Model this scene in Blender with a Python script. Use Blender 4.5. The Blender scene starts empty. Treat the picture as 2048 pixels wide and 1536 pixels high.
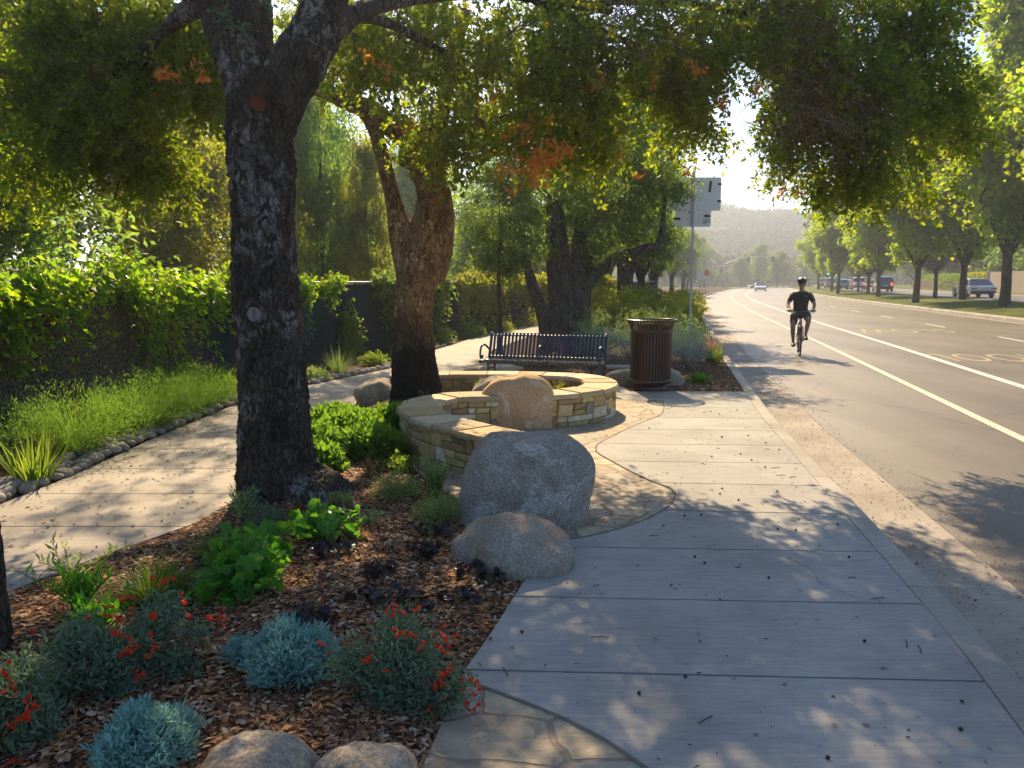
import bpy, bmesh, math, random
import numpy as np
from mathutils import Vector, Matrix, noise as mnoise
R = math.radians
sc = bpy.context.scene
COL = sc.collection

# ------------------------------------------------------------------ camera
F_PX, PITCH, EYE = 1577.0, math.atan(206/1577.0), 1.65
cam_d = bpy.data.cameras.new('camera'); cam = bpy.data.objects.new('camera', cam_d); COL.objects.link(cam)
cam_d.sensor_fit = 'HORIZONTAL'; cam_d.sensor_width = 36; cam_d.lens = F_PX/2048*36
cam_d.clip_start = 0.05; cam_d.clip_end = 6000
cam.location = (0, 0, EYE); cam.rotation_euler = (R(90)-PITCH, 0, 0)
sc.camera = cam

# ------------------------------------------------------------------ light
SUN_EL, SUN_AZ = R(38), R(-5)          # azimuth from +Y towards +X
w = bpy.data.worlds.new('World'); sc.world = w; w.use_nodes = True
nt = w.node_tree; nt.nodes.clear()
sky = nt.nodes.new('ShaderNodeTexSky'); sky.sky_type = 'NISHITA'; sky.sun_disc = False
sky.sun_elevation = SUN_EL; sky.sun_rotation = SUN_AZ; sky.dust_density = 0.8; sky.air_density = 1.0; sky.ozone_density = 5.0
bg = nt.nodes.new('ShaderNodeBackground'); bg.inputs['Strength'].default_value = 0.092
wo = nt.nodes.new('ShaderNodeOutputWorld')
nt.links.new(sky.outputs[0], bg.inputs[0]); nt.links.new(bg.outputs[0], wo.inputs[0])
sd = bpy.data.lights.new('sun', 'SUN'); sun = bpy.data.objects.new('sun', sd); COL.objects.link(sun)
sd.energy = 5.0; sd.angle = R(0.5); sd.color = (1.0, 0.76, 0.46)
sdir = Vector((math.sin(SUN_AZ)*math.cos(SUN_EL), math.cos(SUN_AZ)*math.cos(SUN_EL), math.sin(SUN_EL)))
sun.rotation_euler = sdir.to_track_quat('Z', 'Y').to_euler()
sc.view_settings.view_transform = 'Standard'; sc.view_settings.look = 'None'
sc.view_settings.gamma = 1; sc.view_settings.exposure = 1.0
sc.cycles.use_denoising = True
sc.cycles.max_bounces = 6; sc.cycles.diffuse_bounces = 3; sc.cycles.glossy_bounces = 2
sc.cycles.transmission_bounces = 4; sc.cycles.transparent_max_bounces = 8; sc.cycles.volume_bounces = 0
sc.cycles.caustics_reflective = False; sc.cycles.caustics_refractive = False
sc.cycles.sample_clamp_indirect = 6

# ------------------------------------------------------------------ helpers
_c, _s = math.cos(PITCH), math.sin(PITCH)
def ray(x, y):
    u = (x-1024)/F_PX; v = (768-y)/F_PX
    return u, _c+v*_s, -_s+v*_c
def at(x, y, Y):
    a, b, d = ray(x, y); t = Y/b
    return Vector((a*t, Y, EYE+d*t))
def gp(x, y, z=0.0):
    a, b, d = ray(x, y); t = (z-EYE)/d
    return Vector((a*t, b*t, z))

def mkmesh(name, V, F, mat, parent=None, smooth=False, col=None, mats=None, mi=None):
    me = bpy.data.meshes.new(name)
    if isinstance(F, np.ndarray):
        V = np.asarray(V, dtype=np.float32)
        n, k = F.shape
        me.vertices.add(len(V)); me.vertices.foreach_set('co', V.ravel())
        me.loops.add(n*k); me.loops.foreach_set('vertex_index', F.astype(np.int32).ravel())
        me.polygons.add(n); me.polygons.foreach_set('loop_start', np.arange(0, n*k, k, dtype=np.int32))
        me.update(calc_edges=True)
    else:
        me.from_pydata([tuple(v) for v in V], [], F); me.update()
    if smooth:
        me.polygons.foreach_set('use_smooth', np.ones(len(me.polygons), dtype=bool))
    if col is not None:      # per vertex
        at_ = me.color_attributes.new('Col', 'FLOAT_COLOR', 'POINT')
        c = np.ones((len(me.vertices), 4), dtype=np.float32); c[:, :3] = col
        at_.data.foreach_set('color', c.ravel())
    for m_ in (mats or [mat]): me.materials.append(m_)
    if mi is not None: me.polygons.foreach_set('material_index', np.array(mi, dtype=np.int32))
    o = bpy.data.objects.new(name, me); COL.objects.link(o)
    if parent: o.parent = parent
    return o
def empty(name, loc=(0, 0, 0), rz=0):
    o = bpy.data.objects.new(name, None); COL.objects.link(o); o.location = loc; o.rotation_euler = (0, 0, rz)
    o.empty_display_size = .1
    return o
def tag(o, label=None, cat=None, group=None, kind=None):
    if label: o['label'] = label
    if cat: o['category'] = cat
    if group: o['group'] = group
    if kind: o['kind'] = kind
    return o
def struct(o): o['kind'] = 'structure'; return o
def copy_tree(o, parent=None):
    c = o.copy(); COL.objects.link(c)
    if parent: c.parent = parent
    for ch in list(o.children): copy_tree(ch, c)
    return c

class MB:
    def __init__(s): s.v = []; s.f = []; s.c = []
    def add(s, V, F, col=None):
        b = len(s.v); s.v += [tuple(v) for v in V]; s.f += [[i+b for i in f] for f in F]
        s.c += [col or (1, 1, 1)]*len(V); return s
    def box(s, c, size, M=None, col=None):
        x, y, z = [q/2 for q in size]
        V = [Vector((sx*x, sy*y, sz*z)) for sz in (-1, 1) for sy in (-1, 1) for sx in (-1, 1)]
        if M: V = [M @ v for v in V]
        V = [v+Vector(c) for v in V]
        return s.add(V, [(0, 2, 3, 1), (4, 5, 7, 6), (0, 1, 5, 4), (2, 6, 7, 3), (0, 4, 6, 2), (1, 3, 7, 5)], col)
    def tube(s, pts, rad, n=8, col=None, caps=True, flat=1.0):
        pts = [Vector(p) for p in pts]
        if not hasattr(rad, '__len__'): rad = [rad]*len(pts)
        V = []; up = None
        for i, p in enumerate(pts):
            d = (pts[min(i+1, len(pts)-1)]-pts[max(i-1, 0)])
            if d.length < 1e-9: d = Vector((0, 0, 1))
            d.normalize()
            if up is None:
                up = Vector((0, 0, 1)) if abs(d.z) < .9 else Vector((1, 0, 0))
            a = d.cross(up)
            if a.length < 1e-6: a = d.cross(Vector((0, 1, 0)))
            a.normalize(); b = a.cross(d).normalized(); up = b
            for k in range(n):
                t = 2*math.pi*k/n
                V.append(p+a*math.cos(t)*rad[i]+b*math.sin(t)*rad[i]*flat)
        F = [(i*n+k, i*n+(k+1) % n, (i+1)*n+(k+1) % n, (i+1)*n+k) for i in range(len(pts)-1) for k in range(n)]
        if caps: F += [list(range(n))[::-1], [(len(pts)-1)*n+k for k in range(n)]]
        return s.add(V, F, col)
    def lathe(s, prof, n=24, c=(0, 0, 0), M=None, col=None):
        V = []
        for r, z in prof:
            for k in range(n):
                t = 2*math.pi*k/n; v = Vector((r*math.cos(t), r*math.sin(t), z))
                if M: v = M @ v
                V.append(v+Vector(c))
        F = [(i*n+k, i*n+(k+1) % n, (i+1)*n+(k+1) % n, (i+1)*n+k) for i in range(len(prof)-1) for k in range(n)]
        return s.add(V, F, col)
    def build(s, name, mat, parent=None, smooth=False, bevel=0):
        o = mkmesh(name, s.v, s.f, mat, parent, smooth, col=np.array(s.c, dtype=np.float32) if s.c else None)
        if bevel:
            b = o.modifiers.new('bevel', 'BEVEL'); b.width = bevel; b.segments = 2; b.limit_method = 'ANGLE'
        return o

def catmull(pts, per=8):
    P = [np.array(p, dtype=float) for p in pts]; P = [2*P[0]-P[1]]+P+[2*P[-1]-P[-2]]
    out = []
    for i in range(1, len(P)-2):
        for k in range(per):
            t = k/per
            out.append(.5*((2*P[i])+(-P[i-1]+P[i+1])*t+(2*P[i-1]-5*P[i]+4*P[i+1]-P[i+2])*t*t+(-P[i-1]+3*P[i]-3*P[i+1]+P[i+2])*t**3))
    out.append(P[-2]); return out

# ------------------------------------------------------------------ materials
class N:
    """small node helper"""
    def __init__(s, name):
        s.m = bpy.data.materials.new(name); s.m.use_nodes = True; s.t = s.m.node_tree; s.t.nodes.clear()
        s.out = s.t.nodes.new('ShaderNodeOutputMaterial')
    def n(s, typ, **kw):
        nd = s.t.nodes.new('ShaderNode'+typ)
        ins = kw.pop('i', {})
        for k, v in kw.items(): setattr(nd, k, v)
        for k, v in ins.items():
            if hasattr(v, 'is_output') or isinstance(v, bpy.types.NodeSocket): s.t.links.new(v, nd.inputs[k])
            else:
                if isinstance(v, tuple) and len(v) == 3 and nd.inputs[k].type == 'RGBA': v = v+(1,)
                nd.inputs[k].default_value = v
        return nd
    def obj(s): return s.n('TexCoord').outputs['Object']
    def pos(s): return s.n('NewGeometry').outputs['Position']
    def noise(s, scale, vec=None, detail=4, rough=.6, out='Fac', dist=0):
        i = {'Scale': scale, 'Detail': detail, 'Roughness': rough, 'Distortion': dist}
        if vec is not None: i['Vector'] = vec
        return s.n('TexNoise', i=i).outputs[out]
    def vor(s, scale, vec=None, feature='F1', out='Distance', rnd=1):
        i = {'Scale': scale, 'Randomness': rnd}
        if vec is not None: i['Vector'] = vec
        return s.n('TexVoronoi', feature=feature, i=i).outputs[out]
    def scale(s, vec, xyz, rot=(0, 0, 0)): return s.n('Mapping', i={'Vector': vec, 'Scale': xyz, 'Rotation': rot}).outputs[0]
    def ramp(s, fac, stops, interp='LINEAR'):
        r = s.n('ValToRGB', i={'Fac': fac}); cr = r.color_ramp; cr.interpolation = interp
        while len(cr.elements) > 1: cr.elements.remove(cr.elements[-1])
        for k, (p, c) in enumerate(stops):
            e = cr.elements[0] if k == 0 else cr.elements.new(p)
            e.position = p
            if not isinstance(c, tuple): c = (c, c, c)
            e.color = c+(1,)
        return r.outputs[0]
    def mix(s, fac, a, b, mode='MIX'):
        nd = s.n('Mix', data_type='RGBA', blend_type=mode)
        for k, v in ((0, fac), (6, a), (7, b)):
            if isinstance(v, bpy.types.NodeSocket): s.t.links.new(v, nd.inputs[k])
            else:
                if isinstance(v, tuple) and len(v) == 3: v = v+(1,)
                nd.inputs[k].default_value = v
        return nd.outputs[2]
    def math(s, op, a, b=0.0, c=None):
        i = {0: a, 1: b}
        if c is not None: i[2] = c
        return s.n('Math', operation=op, i=i).outputs[0]
    def bump(s, h, strength=.5, dist=.01, normal=None):
        i = {'Height': h, 'Strength': strength, 'Distance': dist}
        if normal is not None: i['Normal'] = normal
        return s.n('Bump', i=i).outputs[0]
    def bsdf(s, color, rough=.8, metal=0, normal=None, spec=.3, **kw):
        i = {'Base Color': color, 'Roughness': rough, 'Metallic': metal, 'Specular IOR Level': spec}
        if normal is not None: i['Normal'] = normal
        i.update(kw)
        b = s.n('BsdfPrincipled', i=i)
        s.t.links.new(b.outputs[0], s.out.inputs[0]); return b
    def leaf(s, color, tcolor, fac=.5, rough=.5):
        d = s.n('BsdfPrincipled', i={'Base Color': color, 'Roughness': rough, 'Specular IOR Level': .35})
        t = s.n('BsdfTranslucent', i={'Color': tcolor})
        m_ = s.n('MixShader', i={0: fac, 1: d.outputs[0], 2: t.outputs[0]})
        s.t.links.new(m_.outputs[0], s.out.inputs[0])

def plain(name, c, rough=.6, metal=0, spec=.4, var=.15, nscale=8, bump=0):
    m = N(name); o = m.obj(); f = m.noise(nscale, o)
    col = m.mix(f, tuple(x*(1-var) for x in c), tuple(min(1, x*(1+var)) for x in c))
    m.bsdf(col, rough, metal, m.bump(m.noise(nscale*8, o), bump, .002) if bump else None, spec)
    return m.m
def leafmat(name, cols, tcols, fac=.5, rough=.55):
    m = N(name); r = m.n('NewGeometry').outputs['Random Per Island']
    n_ = len(cols)
    a = m.ramp(r, [(i/max(1, n_-1), c) for i, c in enumerate(cols)])
    n_ = len(tcols)
    b = m.ramp(r, [(i/max(1, n_-1), c) for i, c in enumerate(tcols)])
    m.leaf(a, b, fac, rough); return m.m
def colmat(name, rough=.8, var=.25, nscale=25, bump=.5, dist=.006, spec=.3):
    m = N(name); c = m.n('VertexColor', layer_name='Col').outputs[0]; o = m.obj()
    f = m.noise(nscale, o, 6, .7); g = m.ramp(f, [(.3, 1-var), (.7, 1+var*.6)])
    m.bsdf(m.mix(1.0, c, g, 'MULTIPLY'), rough, 0, m.bump(m.noise(nscale*2, o, 6, .7), bump, dist), spec)
    return m.m

# ------------------------------------------------------------------ road geometry
_kn = [(-30, -2.8), (-10, 1.6), (0, 3.8), (8.6, 5.69), (21.6, 8.6), (29, 10.2), (47, 14.2), (75, 20.9), (102, 28.3), (136, 38.8), (200, 60), (300, 97), (520, 185)]
RC = np.array(catmull([(x, y) for y, x in _kn], 12))
_d = np.gradient(RC, axis=0); _d /= np.linalg.norm(_d, axis=1)[:, None]
RN = np.stack([_d[:, 1], -_d[:, 0]], 1)
def road_at(Y):
    i = np.interp(Y, RC[:, 1], np.arange(len(RC)))
    g = lambda A: np.array([np.interp(i, np.arange(len(A)), A[:, 0]), np.interp(i, np.arange(len(A)), A[:, 1])])
    return g(RC), g(RN)
def rp(Y, off, z=0.0):
    c, n = road_at(Y); p = c+n*off; return Vector((p[0], p[1], z))
def road_dir(Y):
    n = road_at(Y)[1]; return math.atan2(n[1], n[0])
koff = lambda Y: float(np.interp(Y, [3, 9, 19, 60], [-2.3, -2.62, -2.85, -2.85]))
def roadz(off): return -.13+.013*max(0, off+2.2)
def ribbon(name, prof, Ys, mat, closed=False, parent=None):
    """prof(Y) -> list of (off, z)"""
    V = []; F = []
    for Y in Ys:
        for o_, z in prof(Y): V.append(rp(Y, o_, z))
    k = len(prof(Ys[0]))
    for i in range(len(Ys)-1):
        for j in range(k-1):
            F.append((i*k+j, i*k+j+1, (i+1)*k+j+1, (i+1)*k+j))
    return mkmesh(name, V, F, mat, parent)
YS = list(np.concatenate([np.arange(-8, 60, 1.0), np.arange(60, 200, 4.0), np.arange(200, 420, 15.0)]))

# materials of the setting
def concrete(name, c1, c2, streak=True):
    m = N(name); p = m.pos()
    a = m.noise(1.3, p, 5, .6); b = m.noise(38, m.scale(p, (.12, 1, 1)), 5, .75)
    d = m.noise(160, p, 3, .6); st = m.noise(5, p, 6, .75)
    col = m.mix(m.ramp(a, [(.3, 0.0), (.7, 1.0)]), c1, c2)
    col = m.mix(1.0, col, m.ramp(b, [(.3, .78), (.7, 1.10)]), 'MULTIPLY')
    col = m.mix(1.0, col, m.ramp(st, [(.30, .80), (.42, 1.0)]), 'MULTIPLY')
    col = m.mix(1.0, col, m.ramp(d, [(.28, .8), (.45, 1.0)]), 'MULTIPLY')
    ri = m.n('NewGeometry').outputs['Random Per Island']; col = m.mix(1.0, col, m.ramp(ri, [(0.0, .90), (1.0, 1.06)]), 'MULTIPLY')
    wc = m.noise(1.1, p, 3, .5); col = m.mix(1.0, col, m.ramp(wc, [(.35, .86), (.6, 1.06)]), 'MULTIPLY')
    h = m.math('ADD', m.math('MULTIPLY', b, .7), m.math('MULTIPLY', d, .5))
    m.bsdf(col, .78, 0, m.bump(h, .55, .004), .35); return m.m
M_conc = concrete('concrete', (.33, .315, .29), (.42, .405, .375))
M_path = concrete('path_concrete', (.35, .31, .26), (.43, .385, .325))
M_kerb = concrete('kerb_concrete', (.34, .31, .27), (.44, .41, .36))
M_gutter = concrete('gutter_concrete', (.30, .26, .215), (.42, .37, .31))
def asphalt():
    m = N('asphalt'); p = m.pos()
    a = m.noise(.35, p, 5, .6); g = m.noise(70, p, 3, .8); v = m.vor(120, p)
    lane = m.noise(.9, m.scale(p, (1, .05, 1), (0, 0, R(12))), 4, .6)
    col = m.mix(m.ramp(a, [(.35, 0.0), (.65, 1.0)]), (.098, .079, .062), (.142, .119, .096))
    col = m.mix(1.0, col, m.ramp(lane, [(.35, .72), (.65, 1.25)]), 'MULTIPLY')
    col = m.mix(m.ramp(g, [(.62, 0.0), (.72, 1.0)]), col, (.30, .27, .23))
    col = m.mix(m.ramp(g, [(.28, .7), (.36, 0.0)]), col, (.035, .033, .03))
    cr = m.vor(.45, m.scale(p, (1, .6, 1)), 'DISTANCE_TO_EDGE'); wob = m.noise(3, p, 4)
    crk = m.ramp(m.math('ADD', cr, m.math('MULTIPLY', m.math('SUBTRACT', wob, .5), .05)), [(.0, .45), (.006, 1.0)])
    col = m.mix(1.0, col, crk, 'MULTIPLY')
    m.bsdf(col, .5, 0, m.bump(m.math('ADD', g, v), .55, .006), .6); return m.m
M_asph = asphalt()
def soil():
    m = N('soil'); p = m.pos()
    a = m.noise(2, p, 6, .7); b = m.noise(45, p, 4, .7)
    col = m.ramp(a, [(.3, (.055, .035, .022)), (.55, (.10, .062, .036)), (.75, (.15, .10, .06))])
    col = m.mix(1.0, col, m.ramp(b, [(.3, .5), (.7, 1.5)]), 'MULTIPLY')
    m.bsdf(col, .95, 0, m.bump(b, 1, .02), .1); return m.m
M_soil = soil()
def grassm():
    m = N('lawn'); p = m.pos()
    a = m.noise(.8, p, 5, .65); b = m.noise(60, p, 3, .7)
    col = m.ramp(a, [(.3, (.06, .085, .015)), (.5, (.11, .14, .02)), (.7, (.22, .19, .04))])
    col = m.mix(1.0, col, m.ramp(b, [(.3, .6), (.7, 1.35)]), 'MULTIPLY')
    m.bsdf(col, .9, 0, m.bump(b, 1, .04), .1); return m.m
M_lawn = grassm()
def paint(name, c):
    m = N(name); p = m.pos(); f = m.noise(30, p, 5, .8)
    m.bsdf(m.mix(m.ramp(f, [(.5, 0.0), (.68, 1.0)]), c, (.2, .18, .15)), .6, 0, m.bump(f, .3, .002), .3); return m.m
M_white = paint('road_paint_white', (.72, .70, .64)); M_cream = paint('road_paint_cream', (.66, .61, .48)); M_yel = paint('road_paint_yellow', (.42, .35, .20))

# far ground
mb = MB(); mb.add([(-1300, -60, -1.2), (1300, -60, -1.2), (1300, 1400, -1.2), (-1300, 1400, -1.2)], [(0, 1, 2, 3)])
struct(mb.build('ground', M_soil))
# planted strip left of kerb
V = []; F = []
us = np.concatenate([[-90, -50, -30, -20], np.arange(-14, 0, .7), [-.35, 0]])
Yg = [y for y in YS if y < 240]
for Y in Yg:
    for u in us:
        p = rp(Y, koff(Y)-.15)
        z = -.02+(.03*mnoise.noise(Vector((p.x+u, Y, 0))*.7) if u < -5 and Y > 15 else 0)
        V.append((p.x+u, p.y, z))
k = len(us)
F = [(i*k+j, i*k+j+1, (i+1)*k+j+1, (i+1)*k+j) for i in range(len(Yg)-1) for j in range(k-1)]
struct(mkmesh('garden_soil', V, F, M_soil))
# road, gutter, kerbs
struct(ribbon('road', lambda Y: [(koff(Y)+.58, -.13), (0, roadz(0)), (5, roadz(5)), (9.25, roadz(9.25))], YS, M_asph))
struct(ribbon('gutter', lambda Y: [(koff(Y)-.02, -.134), (koff(Y)+.45, -.134), (koff(Y)+.572, -.126)], YS, M_gutter))
def kerb_mesh(offs, prof, y0, y1, L, name, mat):
    mb = MB(); Y = y0
    while Y < y1:
        Yb = min(Y+L-.008, y1); ys = np.linspace(Y, Yb, 4); V = []; k = len(prof)
        for yy in ys:
            for o_, z in prof: V.append(rp(yy, offs(yy)+o_, z))
        F = [(i*k+j, i*k+(j+1) % k, (i+1)*k+(j+1) % k, (i+1)*k+j) for i in range(3) for j in range(k)]
        F += [tuple(range(k))[::-1], tuple(3*k+j for j in range(k))]
        mb.add(V, F); Y += L
    return struct(mb.build(name, mat))
kerb_mesh(koff, [(-.150, -.2), (-.150, -.004), (-.146, 0.0), (-.02, 0.0), (-.004, -.008), (0, -.02), (.012, -.15)], -6, 100, 2.4, 'kerb', M_kerb)
struct(ribbon('kerb', lambda Y: [(-3.0, -.02), (-3.0, 0), (-2.86, 0), (-2.84, -.15)], [y for y in YS if y >= 100 and y < 250], M_kerb))
# painted lines
M4 = .005
def line(name, o0, w_, ys, mat): return struct(ribbon(name, lambda Y: [(o0-w_/2, roadz(o0-w_/2)+M4), (o0+w_/2, roadz(o0+w_/2)+M4)], ys, mat))
line('lane_line', 0, .13, [y for y in YS if y < 190], M_cream)
line('lane_line', 1.72, .17, [y for y in YS if y < 190], M_white)
line('lane_line', 8.95, .12, [y for y in YS if y < 190], M_cream)
mb = MB()
for Y in np.arange(15.3, 150, 7.3):
    ys = [Y, Y+1.2, Y+2.4]
    for a, b in zip(ys[:-1], ys[1:]):
        mb.add([rp(a, 5.45, roadz(5.45)+M4), rp(a, 5.57, roadz(5.57)+M4), rp(b, 5.57, roadz(5.57)+M4), rp(b, 5.45, roadz(5.45)+M4)], [(0, 1, 2, 3)])
struct(mb.build('lane_dashes', M_white))
def road_word(txt, Y, off, size, stretch):
    c = bpy.data.curves.new('t', 'FONT'); c.body = txt; c.size = size; c.align_x = 'CENTER'; c.align_y = 'CENTER'
    c.space_character = 1.12
    t = bpy.data.objects.new('t', c); COL.objects.link(t)
    bpy.context.view_layer.update()
    me = bpy.data.meshes.new_from_object(t.evaluated_get(bpy.context.evaluated_depsgraph_get()))
    bpy.data.objects.remove(t); me.materials.clear(); me.materials.append(M_yel)
    rot = Matrix.Rotation(road_dir(Y)+math.pi, 3, 'Z'); p = rp(Y, off, roadz(off)+M4)
    for v in me.vertices:
        q = rot @ Vector((v.co.x, v.co.y*stretch, 0)); qo = off+(Matrix.Rotation(-road_dir(Y), 3, 'Z') @ q).x
        v.co = Vector((p.x+q.x, p.y+q.y, roadz(qo)+M4))
    o = bpy.data.objects.new('road_lettering', me); COL.objects.link(o); return struct(o)
road_word('SCHOOL', 18.4, 3.55, .82, 3.1); road_word('SLOW', 28.0, 3.6, .98, 2.9)
# median and far carriageway
MA, MBo = 9.4, 14.6
kerb_mesh(lambda Y: MA, [(-.17, -.1), (-.13, .13), (-.10, .17), (.06, .18), (.06, -.1)], 5, 175, 1.6, 'median_kerb', concrete('median_kerb_concrete', (.36, .32, .27), (.5, .46, .4)))
def medz(t): return .17+.30*t**1.3+.10*math.sin(math.pi*t)
struct(ribbon('median_lawn', lambda Y: [(MA+.05+(MBo-MA)*t, medz(t)+.03*mnoise.noise(Vector((Y*.4, t*5, 0)))) for t in np.linspace(0, 1, 9)], [y for y in YS if 5 <= y < 178], M_lawn))
struct(ribbon('far_kerb', lambda Y: [(MBo, .3), (MBo, .50), (MBo+.15, .50), (MBo+.17, .38)], [y for y in YS if 5 <= y < 178], M_kerb))
struct(ribbon('far_road', lambda Y: [(MBo+.16, .40), (MBo+8.2, .40)], [y for y in YS if 5 <= y < 420], M_asph))
struct(ribbon('verge_kerb', lambda Y: [(MBo+8.15, .3), (MBo+8.2, .54), (MBo+8.35, .54), (MBo+8.35, .3)], [y for y in YS if 5 <= y < 178], M_kerb))
struct(ribbon('verge_lawn', lambda Y: [(MBo+8.34, .53), (MBo+12, .60), (MBo+40, .7)], [y for y in YS if 5 <= y < 240], M_lawn))
struct(ribbon('crossing_road', lambda Y: [(-60, -.118), (MA, -.012), (40, .39)], [y for y in YS if 178 <= y < 196], M_asph))

# ------------------------------------------------------------------ pavements
def fx(pts): 
    a = np.array(pts, dtype=float); return lambda Y: float(np.interp(Y, a[:, 0], a[:, 1]))
arc_pts = [(4.88, .30), (4.93, .42), (5.02, .58), (5.2, .80), (5.42, 1.0), (5.69, 1.17), (5.9, 1.25), (6.04, 1.28), (6.2, 1.26), (6.43, 1.15), (6.8, 1.02), (7.18, .91), (7.5, .83), (7.75, .84), (7.98, .91), (8.4, 1.12), (8.82, 1.34), (9.3, 1.62), (9.66, 1.84), (10.24, 2.0), (10.9, 2.1)]
arc2_pts = [(2.0, .72), (2.3, .58), (2.5, .46), (2.72, .29), (2.92, .06), (3.1, -.20)]
bedR = [(.5, -.62), (1.5, -.45), (2.5, -.31), (3.19, -.20), (3.58, -.09), (4.17, .06), (4.87, .30)]
walkL = fx(arc2_pts+bedR[3:]+arc_pts+[(10.95, 1.2)])
def kx(extra):
    ys = np.arange(-6, 90, .4); P = [rp(y, koff(y)+extra) for y in ys]
    px_, py_ = [p.x for p in P], [p.y for p in P]
    return lambda Y: float(np.interp(Y, py_, px_))
walkR = kx(-.157)
def slab_rows(mb, y0f, y1f, L, Rr, n=18, depth=.1, z=0.0):
    V = []
    for j in range(n+1):
        t = j/n; yl = y0f[0]+(y1f[0]-y0f[0])*t; yr = y0f[1]+(y1f[1]-y0f[1])*t
        a, b = L(yl), Rr(yr)
        for q in np.linspace(0, 1, 5): V.append((a+(b-a)*q, yl+(yr-yl)*q, z))
    k = 5; F = [(i*k+j, i*k+j+1, (i+1)*k+j+1, (i+1)*k+j) for i in range(n) for j in range(k-1)]
    m0 = len(V); V += [(v[0], v[1], z-depth) for v in V]
    ring = [j for j in range(k)]+[i*k+k-1 for i in range(1, n+1)]+[n*k+j for j in range(k-2, -1, -1)]+[i*k for i in range(n-1, 0, -1)]
    F += [(ring[(i+1) % len(ring)], ring[i], ring[i]+m0, ring[(i+1) % len(ring)]+m0) for i in range(len(ring))]
    mb.add(V, F)
mb = MB(); g = .007
Yr = 3.09-.79*4
while Yr < 10.5:
    y1 = Yr+.79
    if y1 > 11.0: break
    slab_rows(mb, (Yr+.1+g, Yr+g), (y1+.1-g, y1-g), walkL, walkR)
    Yr = y1
slab_rows(mb, (Yr+.1+g, Yr+g), (11.79, 11.76), walkL, walkR, 10)
struct(mb.build('sidewalk', M_conc))
# flagstone paving under the arcs
def flag():
    m = N('flagstone'); p = m.pos(); w_ = m.n('Mix', data_type='VECTOR')
    nz = m.noise(1.8, p, 3, .5, out='Color')
    pv = m.n('VectorMath', operation='MULTIPLY_ADD', i={0: nz, 1: (.25, .25, 0), 2: m.scale(p, (1, 1.25, 1))}).outputs[0]
    e = m.vor(2.6, pv, 'DISTANCE_TO_EDGE'); c = m.vor(2.6, pv, 'F1', 'Color')
    sep = m.n('SeparateColor', i={0: c}).outputs[0]
    col = m.ramp(sep, [(0.0, (.30, .26, .20)), (.3, (.44, .35, .23)), (.6, (.36, .33, .28)), (.8, (.50, .42, .28)), (1.0, (.33, .25, .17))])
    col = m.mix(1.0, col, m.ramp(m.noise(7, p, 6, .75), [(.3, .7), (.7, 1.2)]), 'MULTIPLY')
    jt = m.ramp(e, [(.018, 0.0), (.04, 1.0)])
    col = m.mix(jt, (.25, .20, .15), col)
    rip = m.noise(16, m.scale(p, (.35, 1, 1)), 5, .7)
    h = m.math('ADD', m.math('MULTIPLY', jt, .6), m.math('MULTIPLY', rip, 1.3))
    m.bsdf(col, .75, 0, m.bump(h, .9, .014), .35); return m.m
M_flag = flag()
mb = MB()
V = []; ysf = np.arange(4.86, 11.6, .1)
flL = fx([(4.86, .30), (5.3, .2), (5.6, -.3), (6.9, -.9), (11.6, -1.3)])
for Y in ysf: V += [(flL(Y), Y, -.004), (max(walkL(Y)+.02, 1.6) if Y > 10.9 else walkL(Y)+.004, Y, -.004)]
mb.add(V, [(2*i, 2*i+1, 2*i+3, 2*i+2) for i in range(len(ysf)-1)])
V = []; ysf = np.arange(.4, 3.16, .06)
for Y in ysf: V += [(fx(bedR)(Y), Y, -.004), (walkL(Y)+.004, Y, -.004)]
mb.add(V, [(2*i, 2*i+1, 2*i+3, 2*i+2) for i in range(len(ysf)-1)])
struct(mb.build('flagstone_paving', M_flag))
# edging line along arcs
M_joint = plain('joint', (.17, .145, .115), .95)
for pts in (arc_pts, arc2_pts):
    P = catmull([(x, y, .0) for y, x in pts], 5); mb = MB(); V = []
    for i, p in enumerate(P):
        d = P[min(i+1, len(P)-1)]-P[max(i-1, 0)]; n_ = np.array([d[1], -d[0], 0]); n_ /= np.linalg.norm(n_)+1e-9
        V += [p-n_*.006+np.array([0, 0, .0035]), p+n_*.006+np.array([0, 0, .0035])]
    mb.add(V, [(2*i, 2*i+1, 2*i+3, 2*i+2) for i in range(len(P)-1)]); struct(mb.build('paving_joint', M_joint))
def crack(pts, w_=.004):
    P = catmull([(x, y, .0) for x, y in pts], 4); mb = MB(); V = []; rs = random.Random(len(pts))
    for i, p in enumerate(P):
        d = P[min(i+1, len(P)-1)]-P[max(i-1, 0)]; n_ = np.array([d[1], -d[0], 0]); n_ /= np.linalg.norm(n_)+1e-9; j = n_*rs.uniform(-.006, .006); q = w_*rs.uniform(.4, 1)
        V += [p-n_*q+j+np.array([0, 0, .0032]), p+n_*q+j+np.array([0, 0, .0032])]
    mb.add(V, [(2*i, 2*i+1, 2*i+3, 2*i+2) for i in range(len(P)-1)]); return struct(mb.build('paving_crack', M_joint))
crack([(2.0, 11.7), (2.05, 11.2), (1.98, 10.7), (2.12, 10.35), (2.0, 10.1)], .007)
crack([(1.55, 4.72), (1.72, 4.4), (1.7, 4.15), (1.86, 3.9)], .002)
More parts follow.
